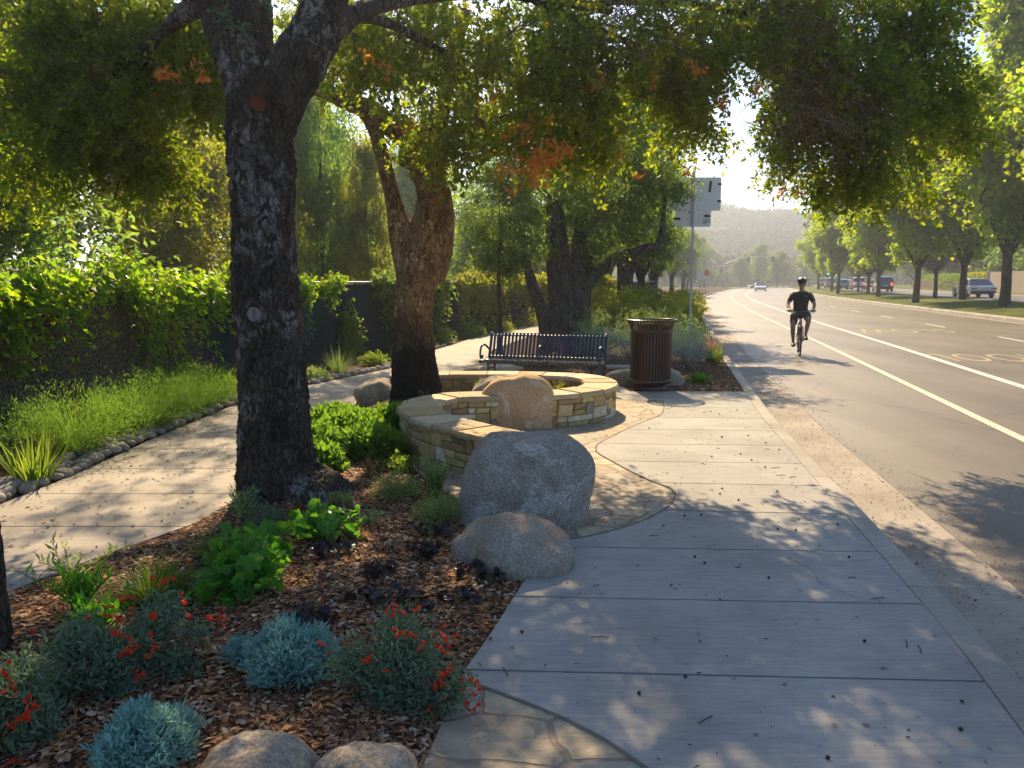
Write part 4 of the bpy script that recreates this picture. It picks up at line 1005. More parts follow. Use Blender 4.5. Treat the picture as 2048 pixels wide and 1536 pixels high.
vine('thick bright green vine cascading over the fence above the feathery shrub', [(s_of(4.5), s_of(8.6), 1.74, lambda s: .50+.35*math.sin(s*2.1), 80, 1.0), (s_of(8.4), s_of(12.8), 1.72, lambda s: zb1(s)+.08, 72, 1.0), (s_of(12.2), s_of(13.6), 1.68, lambda s: .95, 60, .5)], 5, LV, .075)
vine('thin vine tufts trailing from the fence rail between the two trunks', [(s_of(13.8), s_of(15.2), 1.66, lambda s: 1.28, 60, .3), (s_of(15.6), s_of(16.6), 1.66, lambda s: 1.2, 50, .3), (s_of(14.9), s_of(15.15), 1.6, lambda s: .45, 70, .3), (s_of(16.0), s_of(16.15), 1.6, lambda s: .9, 60, .3)], 6, LV, .07)
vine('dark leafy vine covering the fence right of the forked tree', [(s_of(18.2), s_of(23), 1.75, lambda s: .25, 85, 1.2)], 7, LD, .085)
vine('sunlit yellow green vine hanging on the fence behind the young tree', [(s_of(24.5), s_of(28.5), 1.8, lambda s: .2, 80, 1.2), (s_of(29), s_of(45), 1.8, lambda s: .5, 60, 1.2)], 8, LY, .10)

# ------------------------------------------------------------------ plants
def plant_root(name, x, y, label, cat, z=None, group='plants in the mulch bed'):
    if z is None: z = mulchz(x, y) if (y < 11 and pathR(y) < x < 1) else 0.0
    r = empty(name, (x, y, z)); return tag(r, label, cat, group)
def dome_leaves(root, n, R_, H, size, mat, seed, aspect=.5, kind='leaf', stems=14, up=.3, shell=.5, name='foliage', smat=None, off=(0, 0)):
    rg = np.random.default_rng(seed); d = norm(rg.normal(size=(n, 3))); d[:, 2] = np.abs(d[:, 2]); r = rg.random(n)**(1-shell)
    lump = 1+.22*np.sin(d[:, 0]*5+seed)*np.cos(d[:, 1]*6+seed*2)
    P = d*(r*lump)[:, None]*np.array([R_, R_, H])+np.array([off[0], off[1], .01])
    if kind == 'leaf': V, F = leaves(P, size, rg, aspect, -up, d*.8)
    else: V, F = hexleaves(P, size, rg, up)
    o = mkmesh(name, V, F, mat, root)
    mb = MB(); 
    for k in range(stems):
        e = P[rg.integers(0, n)]; mb.tube([(off[0], off[1], -.02), (e[0]*.4+off[0]*.6, e[1]*.4+off[1]*.6, e[2]*.6), tuple(e)], [.005, .004, .002], 4, caps=False)
    mb.build('stems', smat or M_twig, root); return P
L_ger = leafmat('leaf_geranium', [(.05, .18, .015), (.08, .26, .03), (.04, .14, .02)], [(.18, .58, .02), (.28, .66, .03)], .5, .4)
L_heu = leafmat('leaf_heuchera', [(.014, .016, .022), (.03, .02, .028), (.02, .035, .035), (.05, .02, .02)], [(.06, .02, .02), (.10, .03, .02)], .2, .3)
L_teal = leafmat('leaf_silver_teal', [(.22, .44, .39), (.32, .58, .52), (.17, .35, .31)], [(.16, .34, .26), (.24, .4, .3)], .3, .8)
L_fuch = leafmat('leaf_grey_green', [(.13, .23, .15), (.19, .30, .19), (.22, .25, .16), (.10, .19, .12)], [(.22, .38, .16), (.30, .44, .18)], .35, .7)
L_red = leafmat('flower_red', [(.75, .05, .015), (.85, .10, .02)], [(.9, .08, .02), (.95, .15, .03)], .45, .5)
L_grs = leafmat('grass_green', [(.06, .13, .02), (.10, .17, .03), (.05, .10, .02)], [(.26, .42, .03), (.40, .52, .05)], .5, .5)
L_fea = leafmat('feathery_green', [(.07, .15, .02), (.11, .20, .03), (.06, .12, .02)], [(.20, .40, .03), (.32, .50, .05)], .5, .6)
L_sage = leafmat('leaf_sage', [(.17, .27, .10), (.24, .35, .14)], [(.40, .56, .12), (.48, .62, .16)], .45, .7)
L_lav = leafmat('leaf_lavender', [(.34, .42, .42), (.44, .50, .55), (.24, .34, .29)], [(.30, .42, .30), (.38, .46, .38)], .35, .7)
L_pur = leafmat('stem_purple', [(.22, .14, .22), (.28, .20, .28)], [(.3, .2, .28)], .3, .7)
L_gc = leafmat('leaf_groundcover', [(.06, .15, .02), (.09, .20, .03), (.04, .11, .02)], [(.20, .44, .02), (.32, .54, .04)], .5, .5)
L_dry = leafmat('dry_leaf', [(.20, .11, .05), (.30, .18, .08)], [(.4, .22, .08)], .35, .8)

# scalloped leaf mounds (geranium-like)
def lobed(P, size, rg, up=.55):
    n = len(P); L = size*(.45+1.0*rg.random(n)**1.5)[:, None]
    nn = norm(rg.normal(size=(n, 3))*(1-up)+np.array([0, -.15, up])); a = norm(np.cross(nn, rg.normal(size=(n, 3)))); b = np.cross(nn, a)
    rows = [P-nn*L*.10]; K = 20
    for k in range(K):
        t = 2*math.pi*k/K; r = .50*(1+.10*math.cos(10*t/2*2)+.13*math.cos(5*t)) * (.45 if k == 0 else 1)
        rows.append(P+L*r*(a*math.cos(t)+b*math.sin(t))+nn*L*(.05*math.sin(5*t)+.04))
    V = np.stack(rows, 1).reshape(-1, 3); m_ = K+1
    f = np.array([[0, 1+k, 1+(k+1) % K] for k in range(K)])
    return V, (np.arange(n)[:, None, None]*m_+f[None]).reshape(-1, 3)
def mound(x, y, R_, H, n, size, mat, seed, label, name='leafy_mound', cat='plant'):
    root = plant_root(name, x, y, label, cat); rg = np.random.default_rng(seed)
    d = norm(rg.normal(size=(n, 3))); d[:, 2] = np.abs(d[:, 2]); r = (.35+.65*rg.random(n)**.7)*(1+.28*np.sin(d[:, 0]*4+seed)*np.cos(d[:, 1]*5))
    P = d*r[:, None]*np.array([R_, R_, H])+[0, 0, .02]
    V, F = lobed(P, size, rg); mkmesh('leaves', V, F, mat, root)
    mb = MB()
    for p in P[::3]: mb.tube([(0, 0, -.01), (p[0]*.5, p[1]*.5, p[2]*.6), tuple(p-np.array([0, 0, .006]))], .003, 4, caps=False)
    mb.build('stems', M_stem, root); return root
M_stem = plain('green_stem', (.08, .13, .03), .7)
mound(-1.42, 3.98, .23, .27, 190, .078, L_ger, 1, 'largest bright green lobed leaf mound in the middle of the mulch bed')
mound(-1.20, 4.88, .26, .15, 150, .07, L_ger, 2, 'bright green lobed leaf mound at the foot of the big dark trunk')
mound(-1.55, 4.50, .28, .15, 60, .095, L_ger, 3, 'green lobed leaves just behind the largest leaf mound')
heu = [((665, 1108), .13, 'flat dark rosette nearest the bright green mounds'), ((762, 1148), .11, 'small blackish rosette midway between the green mound and the tan rock'), ((862, 1068), .13, 'dark purple rosette left of the grey granite boulder'), ((848, 1108), .10, 'dark green rosette with orange leaf below the purple one by the boulder'), ((968, 1150), .16, 'glossy black rosette touching the tan front rock'), ((760, 1192), .15, 'dark blue green rosette behind the right red flowering bush'), ((822, 1215), .15, 'dark bluish rosette directly behind the right red flowering bush'), ((915, 1195), .12, 'dark rosette nearest the sidewalk edge'), ((622, 1240), .12, 'black rosette right above the teal bush'), ((700, 1085), .13, 'reddish brown rosette below the tree foot mound')]
for i, (p, r, lab) in enumerate(heu):
    g_ = gp(p[0], p[1]+8); mound(g_.x, g_.y, r*1.05, .032, 24, .056, L_heu if i != 9 else L_dry, 30+i, lab, 'dark_rosette')
# silver teal bushes: many short forked stems
def coral_bush(x, y, R_, H, n, seed, label):
    root = plant_root('silver_bush', x, y, label, 'bush'); rg = np.random.default_rng(seed)
    d = norm(rg.normal(size=(n, 3))+[0, 0, .5]); d[:, 2] = np.abs(d[:, 2])+.05; r = .45+.55*rg.random(n)
    lump = 1+.12*np.sin(d[:, 0]*7+seed)+.1*np.cos(d[:, 1]*9)
    B = d*(r*lump*.82)[:, None]*np.array([R_, R_, H]); D = norm(d*.6+rg.normal(size=(n, 3))*.35+[0, 0, .45])
    V, F = blades(B, D, .05+.04*rg.random(n), np.full(n, .008), .1, 3, rg, face=norm(np.cross(D, rg.normal(size=(n, 3)))))
    tips = B+D*.035; T = np.repeat(tips, 5, 0)+rg.normal(size=(n*5, 3))*.009
    V2, F2 = leaves(T, .030, rg, .22, -.4, np.repeat(D, 5, 0)*.6)
    V, F = join([(V, F), (V2, F2)]); mkmesh('foliage', V, F, L_teal, root)
    mb = MB()
    for k in range(40): mb.tube([(0, 0, -.01), tuple(B[k]*.5), tuple(B[k])], [.004, .003, .002], 4, caps=False)
    mb.build('stems', M_twig, root)
coral_bush(-.93, 3.12, .195, .19, 1500, 3, 'round silvery teal bush between the two red flowering bushes')
coral_bush(-1.24, 2.48, .175, .15, 1300, 4, 'silvery teal bush at the bottom left edge of the bed')
coral_bush(-1.17, 3.25, .07, .05, 160, 5, 'tiny silvery sprig left of the round teal bush')
# red flowering grey-green bushes
def trumpet(mbx):
    mbx.lathe([(.0015, 0), (.0035, .008), (.0045, .022), (.010, .033), (.006, .034)], 6)
tm = MB(); tm.lathe([(.0010, 0), (.0022, .008), (.0030, .022), (.0052, .030), (.0085, .034), (.003, .032)], 7)
def red_bush(x, y, blobs, n, seed, label, nf, fzone, z=None):
    root = plant_root('red_flowering_bush', x, y, label, 'flowering bush', z); rg = np.random.default_rng(seed)
    P, C, I_ = crown_pts(blobs, n//16, 16, .030, rg, .9, .6); P[:, 2] = np.maximum(P[:, 2], .005)
    V, F = leaves(P, .028, rg, .30, -.2, var=.5); mkmesh('foliage', V, F, L_fuch, root)
    Pd, Cd, Id = crown_pts([[b[0], b[1], b[2]*.6, b[3]*.8, b[4]*.8, b[5]*.6] for b in blobs], 60, 14, .022, rg, .9, .5); Pd[:, 2] = np.maximum(Pd[:, 2], .01)
    V, F = leaves(Pd, .024, rg, .25, .3); mkmesh('dry_foliage', V, F, L_dry, root)
    mb = MB(); B = np.array(blobs)
    for k in range(70): c = C[k]; mb.tube([(c[0]*.25, c[1]*.25, 0), (c[0]*.7, c[1]*.7, c[2]*.6), tuple(c)], [.004, .003, .0015], 4, caps=False)
    mb.build('stems', M_twig, root)
    f0 = None; rs = random.Random(seed)
    for k in range(nf):
        zx = fzone[rs.randrange(len(fzone))]
        c = Vector((zx[0]+rs.gauss(0, zx[3]), zx[1]+rs.gauss(0, zx[3]), zx[2]+rs.gauss(0, zx[3])))
        if f0 is None: f0 = o = mkmesh('flower', tm.v, tm.f, L_red, root, True)
        else: o = f0.copy(); COL.objects.link(o); o.parent = root
        o.location = c; dd = Vector((rs.uniform(-.4, 1), rs.uniform(-1.2, .2), rs.uniform(-.5, .5))); o.rotation_euler = dd.to_track_quat('Z', 'Y').to_euler(); q = rs.uniform(.75, 1.2); o.scale = (q, q, q)
    return root
g_ = gp(820, 1395)
def loc_px(px, py, Y, g): v = at(px, py, Y); return (v.x-g.x, v.y-g.y, v.z-g.z)
def pblob(px, py, Y, r, g, sc_=1.0):
    v = loc_px(px, py, Y, g); q = r*Y/F_PX; q *= .86; return [v[0], v[1], v[2], q, q*1.1, q*.9*sc_]
g_ = Vector((g_.x, g_.y, 0)); Yb = g_.y
red_bush(g_.x, g_.y, [pblob(800, 1270, Yb+.05, 55, g_), pblob(830, 1330, Yb, 62, g_), pblob(770, 1350, Yb, 60, g_), pblob(880, 1370, Yb-.05, 48, g_), pblob(700, 1335, Yb, 42, g_), pblob(780, 1400, Yb-.05, 55, g_), pblob(860, 1410, Yb-.08, 45, g_), pblob(910, 1385, Yb-.1, 26, g_)], 6800, 41, 'grey green bush with red trumpet flowers spilling over the sidewalk edge', 62,
         [loc_px(x, y, Yb-.12, g_)+(s_,) for x, y, s_ in [(785, 1215, .012), (820, 1225, .01), (795, 1270, .015), (815, 1275, .012), (885, 1262, .012), (895, 1285, .012), (890, 1305, .01), (885, 1325, .014), (850, 1295, .01), (830, 1320, .015), (875, 1350, .012), (740, 1310, .015), (730, 1340, .02), (660, 1300, .012), (865, 1365, .012), (935, 1358, .012), (945, 1368, .01), (925, 1385, .01), (880, 1400, .014), (930, 1405, .01), (955, 1410, .008), (860, 1395, .012)]])
g2 = gp(210, 1400); g2 = Vector((g2.x, g2.y, 0)); Yb = g2.y+.1
red_bush(g2.x, g2.y, [pblob(210, 1330, Yb, 75, g2), pblob(280, 1300, Yb+.1, 70, g2), pblob(330, 1240, Yb+.15, 48, g2), pblob(150, 1300, Yb, 60, g2), pblob(240, 1390, Yb-.05, 50, g2), pblob(350, 1340, Yb+.1, 48, g2), pblob(130, 1370, Yb-.1, 55, g2), pblob(400, 1270, Yb+.2, 28, g2)], 8000, 42, 'grey green bush with red trumpet flowers in front of the arching grass', 60,
         [loc_px(x, y, Yb-.15, g2)+(s_,) for x, y, s_ in [(240, 1235, .018), (250, 1205, .012), (305, 1245, .014), (235, 1280, .014), (262, 1300, .014), (305, 1310, .014), (275, 1365, .01), (335, 1172, .014), (365, 1205, .012), (375, 1230, .01), (440, 1250, .018), (175, 1330, .01), (200, 1225, .02), (290, 1295, .02), (70, 1272, .008), (30, 1285, .008)]])
g3 = gp(10, 1490); g3 = Vector((g3.x, g3.y, 0)); Yb = g3.y
red_bush(g3.x, g3.y, [pblob(20, 1400, Yb, 60, g3), pblob(70, 1450, Yb, 45, g3), pblob(-10, 1460, Yb, 60, g3), pblob(50, 1360, Yb+.1, 40, g3)], 5500, 43, 'grey green red flowered bush cut off at the lower left corner', 34,
         [loc_px(x, y, Yb-.12, g3)+(s_,) for x, y, s_ in [(55, 1405, .014), (60, 1430, .012), (28, 1445, .012), (15, 1375, .012), (25, 1525, .012), (60, 1530, .01), (5, 1340, .008)]])
# arching grass
def grass(name, x, y, n, L, W, droop, spread, mat, seed, label, cat='grass clump', group='plants in the mulch bed', rad=.05, z=None, lean=(0, 0)):
    root = plant_root(name, x, y, label, cat, z, group); rg = np.random.default_rng(seed)
    a = rg.random(n)*6.283; r = rad*rg.random(n)**.5; B = np.stack([r*np.cos(a), r*np.sin(a), np.zeros(n)-.01], 1)
    sp = spread*rg.random(n)**.7; aa = a+rg.normal(size=n)*.5
    D = norm(np.stack([np.cos(aa)*sp+lean[0], np.sin(aa)*sp+lean[1], np.ones(n)], 1)); LL = L*(.5+.6*rg.random(n))
    V, F = blades(B, D, LL, W*(.6+.8*rg.random(n)), droop*(.5+rg.random(n)), 6, rg); mkmesh('blades', V, F, mat, root)
    root2 = MB(); root2.lathe([(.0001, .03), (rad*.7, .02), (rad*.9, -.02)], 10).build('crown_base', M_stem, root); return root
grass('arching_grass', -1.86, 3.95, 520, .50, .006, .75, 1.0, L_grs, 50, 'fine arching green grass clump beside the left path', rad=.10)
grass('arching_grass', -1.75, 4.55, 260, .42, .005, .7, 1.0, L_grs, 51, 'smaller grass clump behind the arching one, at the path edge', rad=.08)
mbw = None
def leafy_stem_plant(x, y, n, H, label, mat, seed, lsize=.06, spread=.5, per=16, z=None, group='plants in the mulch bed', name='leafy_weed', asp=.22):
    root = plant_root(name, x, y, label, 'plant', z, group); rg = np.random.default_rng(seed); P = []; D = []; mb = MB()
    for k in range(n):
        a = rg.random()*6.283; s_ = spread*rg.random(); h = H*(.6+.5*rg.random()); pts = []
        b0 = np.array([math.cos(a+1)*.04*rg.random(), math.sin(a+1)*.04*rg.random(), 0])
        for q in np.linspace(0, 1, 6): pts.append(b0+np.array([math.cos(a)*s_*h*q**1.3, math.sin(a)*s_*h*q**1.3, h*q*(1-.15*q)]))
        mb.tube(pts, [.004, .0035, .003, .0025, .002, .0015], 4, caps=False)
        for j in range(per):
            q = .15+.85*(j+.5)/per; i = min(4, int(q*5)); f = q*5-i; p = pts[i]*(1-f)+pts[i+1]*f
            t = j*2.4+a; P.append(p); D.append([math.cos(t), math.sin(t), .5+q])
    P = np.array(P); D = norm(np.array(D)); V, F = leaves(P, lsize, rg, asp, 0, D*2.5); mkmesh('foliage', V, F, mat, root); mb.build('stems', M_stem, root); return root
leafy_stem_plant(-2.15, 3.75, 26, .26, 'dark green leafy weed at the lower end of the left path', L_ger, 60, .06, .9, 14)
leafy_stem_plant(-2.42, 4.15, 6, .24, 'leaning leafy sprig overhanging the left path', L_sage, 61, .06, 1.3, 16)
leafy_stem_plant(-1.78, 5.12, 6, .30, 'tall thin leafy sprig at the path edge left of the trunk', L_sage, 62, .055, .4, 12)
leafy_stem_plant(-1.9, 3.45, 18, .22, 'bushy green weed beside the slim left trunk', L_ger, 63, .06, .9, 12)
dome = lambda x, y, n, R_, H, s_, m, seed, lab, name='low_shrub', up=.3, asp=.5, group='plants in the mulch bed', z=None, cat='shrub', kind='leaf': dome_leaves(plant_root(name, x, y, lab, cat, z, group), n, R_, H, s_, m, seed, asp, kind, up=up)
dome(-1.62, 5.05, 900, .16, .12, .022, L_fuch, 70, 'small grey green tuft at the foot of the dark trunk', asp=.3)
dome(-1.85, 5.35, 700, .14, .12, .024, L_fuch, 71, 'small green tuft between trunk and left path', asp=.3)
dome(-.50, 5.25, 2200, .20, .17, .022, L_sage, 72, 'pale sage tuft touching the left side of the grey boulder', asp=.3)
dome(-.88, 5.85, 1800, .20, .18, .024, L_sage, 73, 'pale grey green tuft below the seat wall', asp=.3)
leafy_stem_plant(-.58, 5.85, 34, .34, 'taller green sage with drooping leaf tips against the seat wall', L_sage, 74, .035, .5, 26)
dome(-1.25, 5.55, 500, .10, .08, .02, L_sage, 75, 'tiny pale sprig on the mulch right of the trunk', asp=.3)
dome(-.95, 5.15, 420, .12, .07, .02, L_fuch, 76, 'sparse low sprig in the middle of the mulch', asp=.3)
leafy_stem_plant(-1.18, 6.35, 10, .26, 'yellowing seed stalks between groundcover and seat wall', L_dry, 77, .03, .5, 12)
dome(-.98, 6.75, 700, .18, .13, .035, LD, 78, 'dark green tuft against the foot of the seat wall')
# green groundcover by the path
gcb = [(-1.95, 7.2, .42, .30), (-1.6, 7.9, .45, .30), (-1.25, 8.15, .36, .32), (-1.9, 8.4, .36, .28), (-1.35, 7.3, .34, .26), (-1.75, 6.7, .28, .22)]
root = plant_root('groundcover', -1.6, 7.6, 'lush bright green leafy groundcover between the trunk and the seat wall', 'groundcover'); rg = np.random.default_rng(80); parts = []
for x, y, r, h in gcb:
    n = int(5200*r*r/.16); d = norm(rg.normal(size=(n, 3))); d[:, 2] = abs(d[:, 2]); rr = .6+.4*rg.random(n); P = d*rr[:, None]*[r, r, h]+[x+1.6, y-7.6, 0]
    parts.append(leaves(P, .075, rg, .42, -.2, d*.7))
V, F = join(parts); mkmesh('foliage', V, F, L_gc, root)

# feathery shrubs, spiky clump beside the left path
GF = 'plants along the fence'
def feathery(x, y, R_, H, n, seed, label, mat=L_fea, lean=(.25, -.1)):
    root = plant_root('feathery_shrub', x, y, label, 'shrub', 0.0, GF); rg = np.random.default_rng(seed)
    a = rg.random(n)*6.283; s_ = rg.random(n)**.6; D = norm(np.stack([np.cos(a)*s_*.9+lean[0], np.sin(a)*s_*.9+lean[1], .55+.5*rg.random(n)], 1))
    B = np.stack([np.cos(a)*R_*.35*rg.random(n), np.sin(a)*R_*.5*rg.random(n), np.zeros(n)], 1); L = H*(.75+.5*rg.random(n))
    V, F = blades(B, D, L, np.full(n, .004), .25, 5, rg); k = 34; q = rg.random((n, k))**.6
    P = B[:, None]+D[:, None]*(L[:, None]*q)[..., None]; P[..., 2] -= .25*L[:, None]*q*q; P = P.reshape(-1, 3)+rg.normal(size=(n*k, 3))*.028
    P[:, 2] = np.maximum(P[:, 2], .02)
    V2, F2 = leaves(P, .042, rg, .13, -.5, np.repeat(D, k, 0)*.6); V, F = join([(V, F), (V2, F2)]); mkmesh('foliage', V, F, mat, root)
    MB().lathe([(.0001, .05), (.05, .03), (.07, -.02)], 8).build('crown_base', M_stem, root)
feathery(-4.2, 7.5, .5, .78, 420, 90, 'feathery green shrub nearest the left edge', lean=(.05, -.2))
feathery(-4.15, 8.8, .5, .74, 420, 91, 'feathery bright green shrub in the middle of the row by the fence')
feathery(-4.12, 10.0, .5, .72, 400, 92, 'feathery green shrub at the far end of the row by the fence')
feathery(-4.15, 11.3, .4, .50, 260, 93, 'low feathery green shrub tapering off by the cobbles')
grass('spiky_clump', -3.95, 6.35, 120, .52, .022, .12, .75, L_grs, 94, 'spiky sword leaved green clump beside the cobbles at far left', group=GF, rad=.12, z=0)
dome(-4.5, 7.3, 1500, .35, .35, .03, L_sage, 95, 'pale yellowish shrub behind the spiky clump', group=GF, z=0)
dome(-3.78, 14.2, 1400, .35, .14, .05, L_dry, 96, 'dry brown leaf litter mound under the fence vine', group=GF, z=0)
grass('dry_grass', -3.15, 14.2, 200, .75, .008, .35, .9, L_sage, 97, 'pale straggly grass clump in front of the dark windscreen', group=GF, z=0, rad=.1)
dome(-3.55, 16.8, 2600, .42, 1.15, .07, L_grs, 98, 'rounded dark green bush against the windscreen between the trunks', group=GF, z=0)
for i, (x, y, r, h, m) in enumerate([(-3.35, 13.2, .3, .2, L_sage), (-2.75, 15.7, .3, .22, L_grs), (-2.4, 17.6, .35, .25, L_dry), (-2.35, 19.3, .45, .5, LD), (-1.9, 21.2, .4, .45, L_grs), (-1.2, 23.6, .45, .45, L_gc), (-.4, 26, .5, .5, LY), (.6, 29, .6, .6, LY)]):
    dome(x, y, 1100, r, h, .05, m, 100+i, ['low sage tuft by the fence right after the big trunk', 'low green tuft at the path edge behind the trunks', 'dry tuft along the path left of the bench', 'dark low shrub along the path beyond the forked tree', 'green low shrub on the path edge behind the bench armrest', 'bright green low plant at the path bend', 'sunlit yellow plant at the far bend of the path', 'sunlit yellow plant behind the many stemmed trunk'][i], group=GF, z=0)
# planting strip behind the bench and receptacle
GP = 'plants in the strip along the kerb'
def mass(name, blobs, n, size, mat, seed, label, asp=.3, up=.5, x=0, y=0, per=22, sig=.06):
    root = empty(name, (x, y, 0)); tag(root, label, 'shrub', GP); rg = np.random.default_rng(seed)
    P, C, I_ = crown_pts(blobs, n//per, per, sig, rg, 1, .5); P[:, 2] = np.maximum(P[:, 2], .02); V, F = leaves(P-[x, y, 0], size, rg, asp, -up); mkmesh('foliage', V, F, mat, root)
    mb = MB()
    for k in range(0, min(len(C), 60)): c = C[k]-[x, y, 0]; b = np.array(blobs[I_[k]])[:2]-[x, y]; mb.tube([(b[0], b[1], 0), tuple(c)], [.008, .003], 4, caps=False)
    mb.build('stems', M_twig, root); return root
mass('lavender_bush', [[1.75, 15.9, .35, .55, .6, .42], [2.35, 15.6, .35, .55, .6, .45], [2.9, 15.9, .3, .4, .5, .4]], 9000, .05, L_lav, 110, 'silvery lavender bush between bench and receptacle', .12, 1.2, 2.2, 15.7)
mass('lavender_bush', [[3.35, 15.0, .35, .45, .5, .45], [3.75, 16.2, .35, .45, .5, .45], [3.2, 16.9, .4, .5, .6, .5]], 8000, .05, L_lav, 111, 'silvery lavender bush right of the receptacle', .12, 1.2, 3.4, 15.9)
mass('green_shrub', [[2.1, 18.2, .4, .8, .8, .5], [3.0, 18.6, .45, .8, .9, .55], [1.9, 19.6, .5, .6, .6, .5]], 9000, .06, L_sage, 112, 'mid green feathery shrub mass behind the lavender', .2, 1, 2.4, 18.5)
mass('green_shrub', [[3.9, 17.6, .4, .5, .8, .5], [3.7, 18.8, .5, .7, .8, .6], [4.5, 18.9, .3, .35, .6, .35]], 8000, .06, L_sage, 113, 'soft green shrub in front of the sign post', .2, 1, 3.9, 18)
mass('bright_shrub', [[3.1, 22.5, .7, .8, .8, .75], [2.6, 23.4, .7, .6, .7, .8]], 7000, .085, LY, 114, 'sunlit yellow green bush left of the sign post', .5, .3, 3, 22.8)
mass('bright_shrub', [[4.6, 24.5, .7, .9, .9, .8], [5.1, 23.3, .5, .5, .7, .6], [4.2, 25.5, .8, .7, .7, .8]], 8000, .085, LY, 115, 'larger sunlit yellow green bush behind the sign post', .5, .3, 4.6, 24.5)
mass('bright_shrub', [[9.3, 43, .5, 1.0, 2.5, .7], [8.6, 38, .4, .8, 1.5, .5]], 4500, .12, LY, 116, 'bright green shrubs far along the kerb beyond the sign', .5, .3, 9, 41)
mass('low_shrub', [[5.3, 27, .5, .9, 1.8, .5], [6.4, 32, .5, .9, 2, .5]], 5000, .08, L_sage, 117, 'grey green low shrubs along the kerb behind the sunlit bushes', .3, .4, 5.8, 29)
grass('fountain_grass', 4.15, 16.2, 420, .62, .008, .35, .8, L_grs, 118, 'green fountain grass near the sign post base', group=GP, rad=.14, z=0)
grass('pink_grass', 4.35, 17.3, 360, .75, .006, .25, .6, leafmat('pink_plume', [(.4, .22, .15), (.5, .32, .22)], [(.6, .34, .2)], .4), 119, 'pinkish plumed grass beside the sign post', group=GP, rad=.16, z=0)
grass('purple_stems', 1.05, 17.2, 46, .62, .014, -.05, .55, L_pur, 120, 'bare purple grey branching stems behind the bench', group=GP, rad=.12, z=0)
grass('purple_stems', 1.45, 17.4, 40, .6, .014, -.05, .55, L_pur, 121, 'bare purple grey stems in front of the many stemmed trunk', group=GP, rad=.12, z=0)
dome(.55, 15.6, 1200, .7, .20, .06, L_grs, 122, 'low green tuft seen below the bench seat', group=GP, z=0, asp=.12, up=1)
dome(3.10, 12.95, 500, .16, .09, .06, L_gc, 123, 'small bright green plant on the bark next to the kerb', group=GP, z=0)
leafy_stem_plant(.55, 9.75, 12, .28, 'yellow green sprigs inside the planter at its right end', LY, 124, .04, .9, 18, z=.15, group='plants in the planter')
leafy_stem_plant(-.45, 10.1, 6, .34, 'thin upright sage stalks inside the planter', L_sage, 125, .035, .2, 18, z=.15, group='plants in the planter')
leafy_stem_plant(-1.05, 9.35, 5, .22, 'thin sprigs at the foot of the forked trunk', L_sage, 126, .03, .3, 14, z=.15, group='plants in the planter')
# bark chips on the strip beyond the sidewalk
chips(5000, 11.85, 17, lambda y: 2.6 if y < 13 else 1.6, kx(-.17), lambda x, y: -.012, .04, barkc, 'mulch_chips', 'brown bark chips on the kerb strip beyond the sidewalk', seed=12)
chips(1500, 12.4, 16, lambda y: pathR(y)+.05, lambda y: 2.4, lambda x, y: -.012, .04, barkc, 'mulch_chips', 'brown bark chips on the ground behind the bench', seed=13)

# ------------------------------------------------------------------ young tree and many-stemmed tree
def free_tree(name, label, x, y, stems, blobs, mat, leaf, ncl, per, sig, seed, bark, z=0, lsz_asp=.5, trunk_n=16, amp=.02, group=G_TREE):
    """stems: list of paths [(x,y,z,r)...] local; blobs local"""
    root = empty(name, (x, y, z)); tag(root, label, 'tree', group); mb = MB()
    for i, p in enumerate(stems): V, F = bark_tube(p, trunk_n, 6, amp, seed+i, .05); mb.add(V, F)
    mb.build('trunk', bark, root, True); rg = np.random.default_rng(seed)
    P, C, I_ = crown_pts(blobs, int(ncl*1.55), per, sig, rg, pw=.45); k = gap_ok(C, .22/sig, -.04, seed)
    P = P.reshape(len(C), per, 3)[k].reshape(-1, 3); C = C[k]; I_ = I_[k]; V, F = leaves(P, leaf, rg, lsz_asp, .25); mkmesh('crown', V, F, mat, root)
    mb = MB(); B = np.array(blobs); rs = random.Random(seed); tops = [Vector(s[-1][:3]) for s in stems]
    for b in blobs:
        bv = Vector(b[:3]); t_ = min(tops, key=lambda q: (q-bv).length); mid = t_.lerp(bv, .5)+Vector((0, 0, -.05*(t_-bv).length))
        mb.tube([t_, mid, bv], [.05*max(.4, sig*3), .03*max(.4, sig*3), .012], 5, caps=False)
    ks = rs.sample(range(len(C)), min(len(C), 90))
    twigmesh(mb, [B[I_[k]][:3] for k in ks], [C[k] for k in ks], .018 if sig > .2 else .008, .005 if sig > .2 else .003, .08, rs)
    mb.build('limbs', bark, root); return root
free_tree('young_tree', 'slender young tree with a thin straight trunk beside the bench', -.29, 18.6, [[(0, 0, -.05, .075), (.0, 0, .8, .055), (-.02, 0, 1.6, .05), (0, 0, 2.4, .035)]],
          [[-.3, 0, 2.1, .6, .6, .35], [.35, 0, 2.3, .6, .6, .5], [-.5, 0, 2.9, .7, .7, .5], [.3, 0, 3.1, .7, .7, .5], [0, 0, 3.8, .7, .6, .5], [.25, -.1, 1.75, .35, .4, .3]], LD, .075, 330, 34, .11, 200, M_barkr)
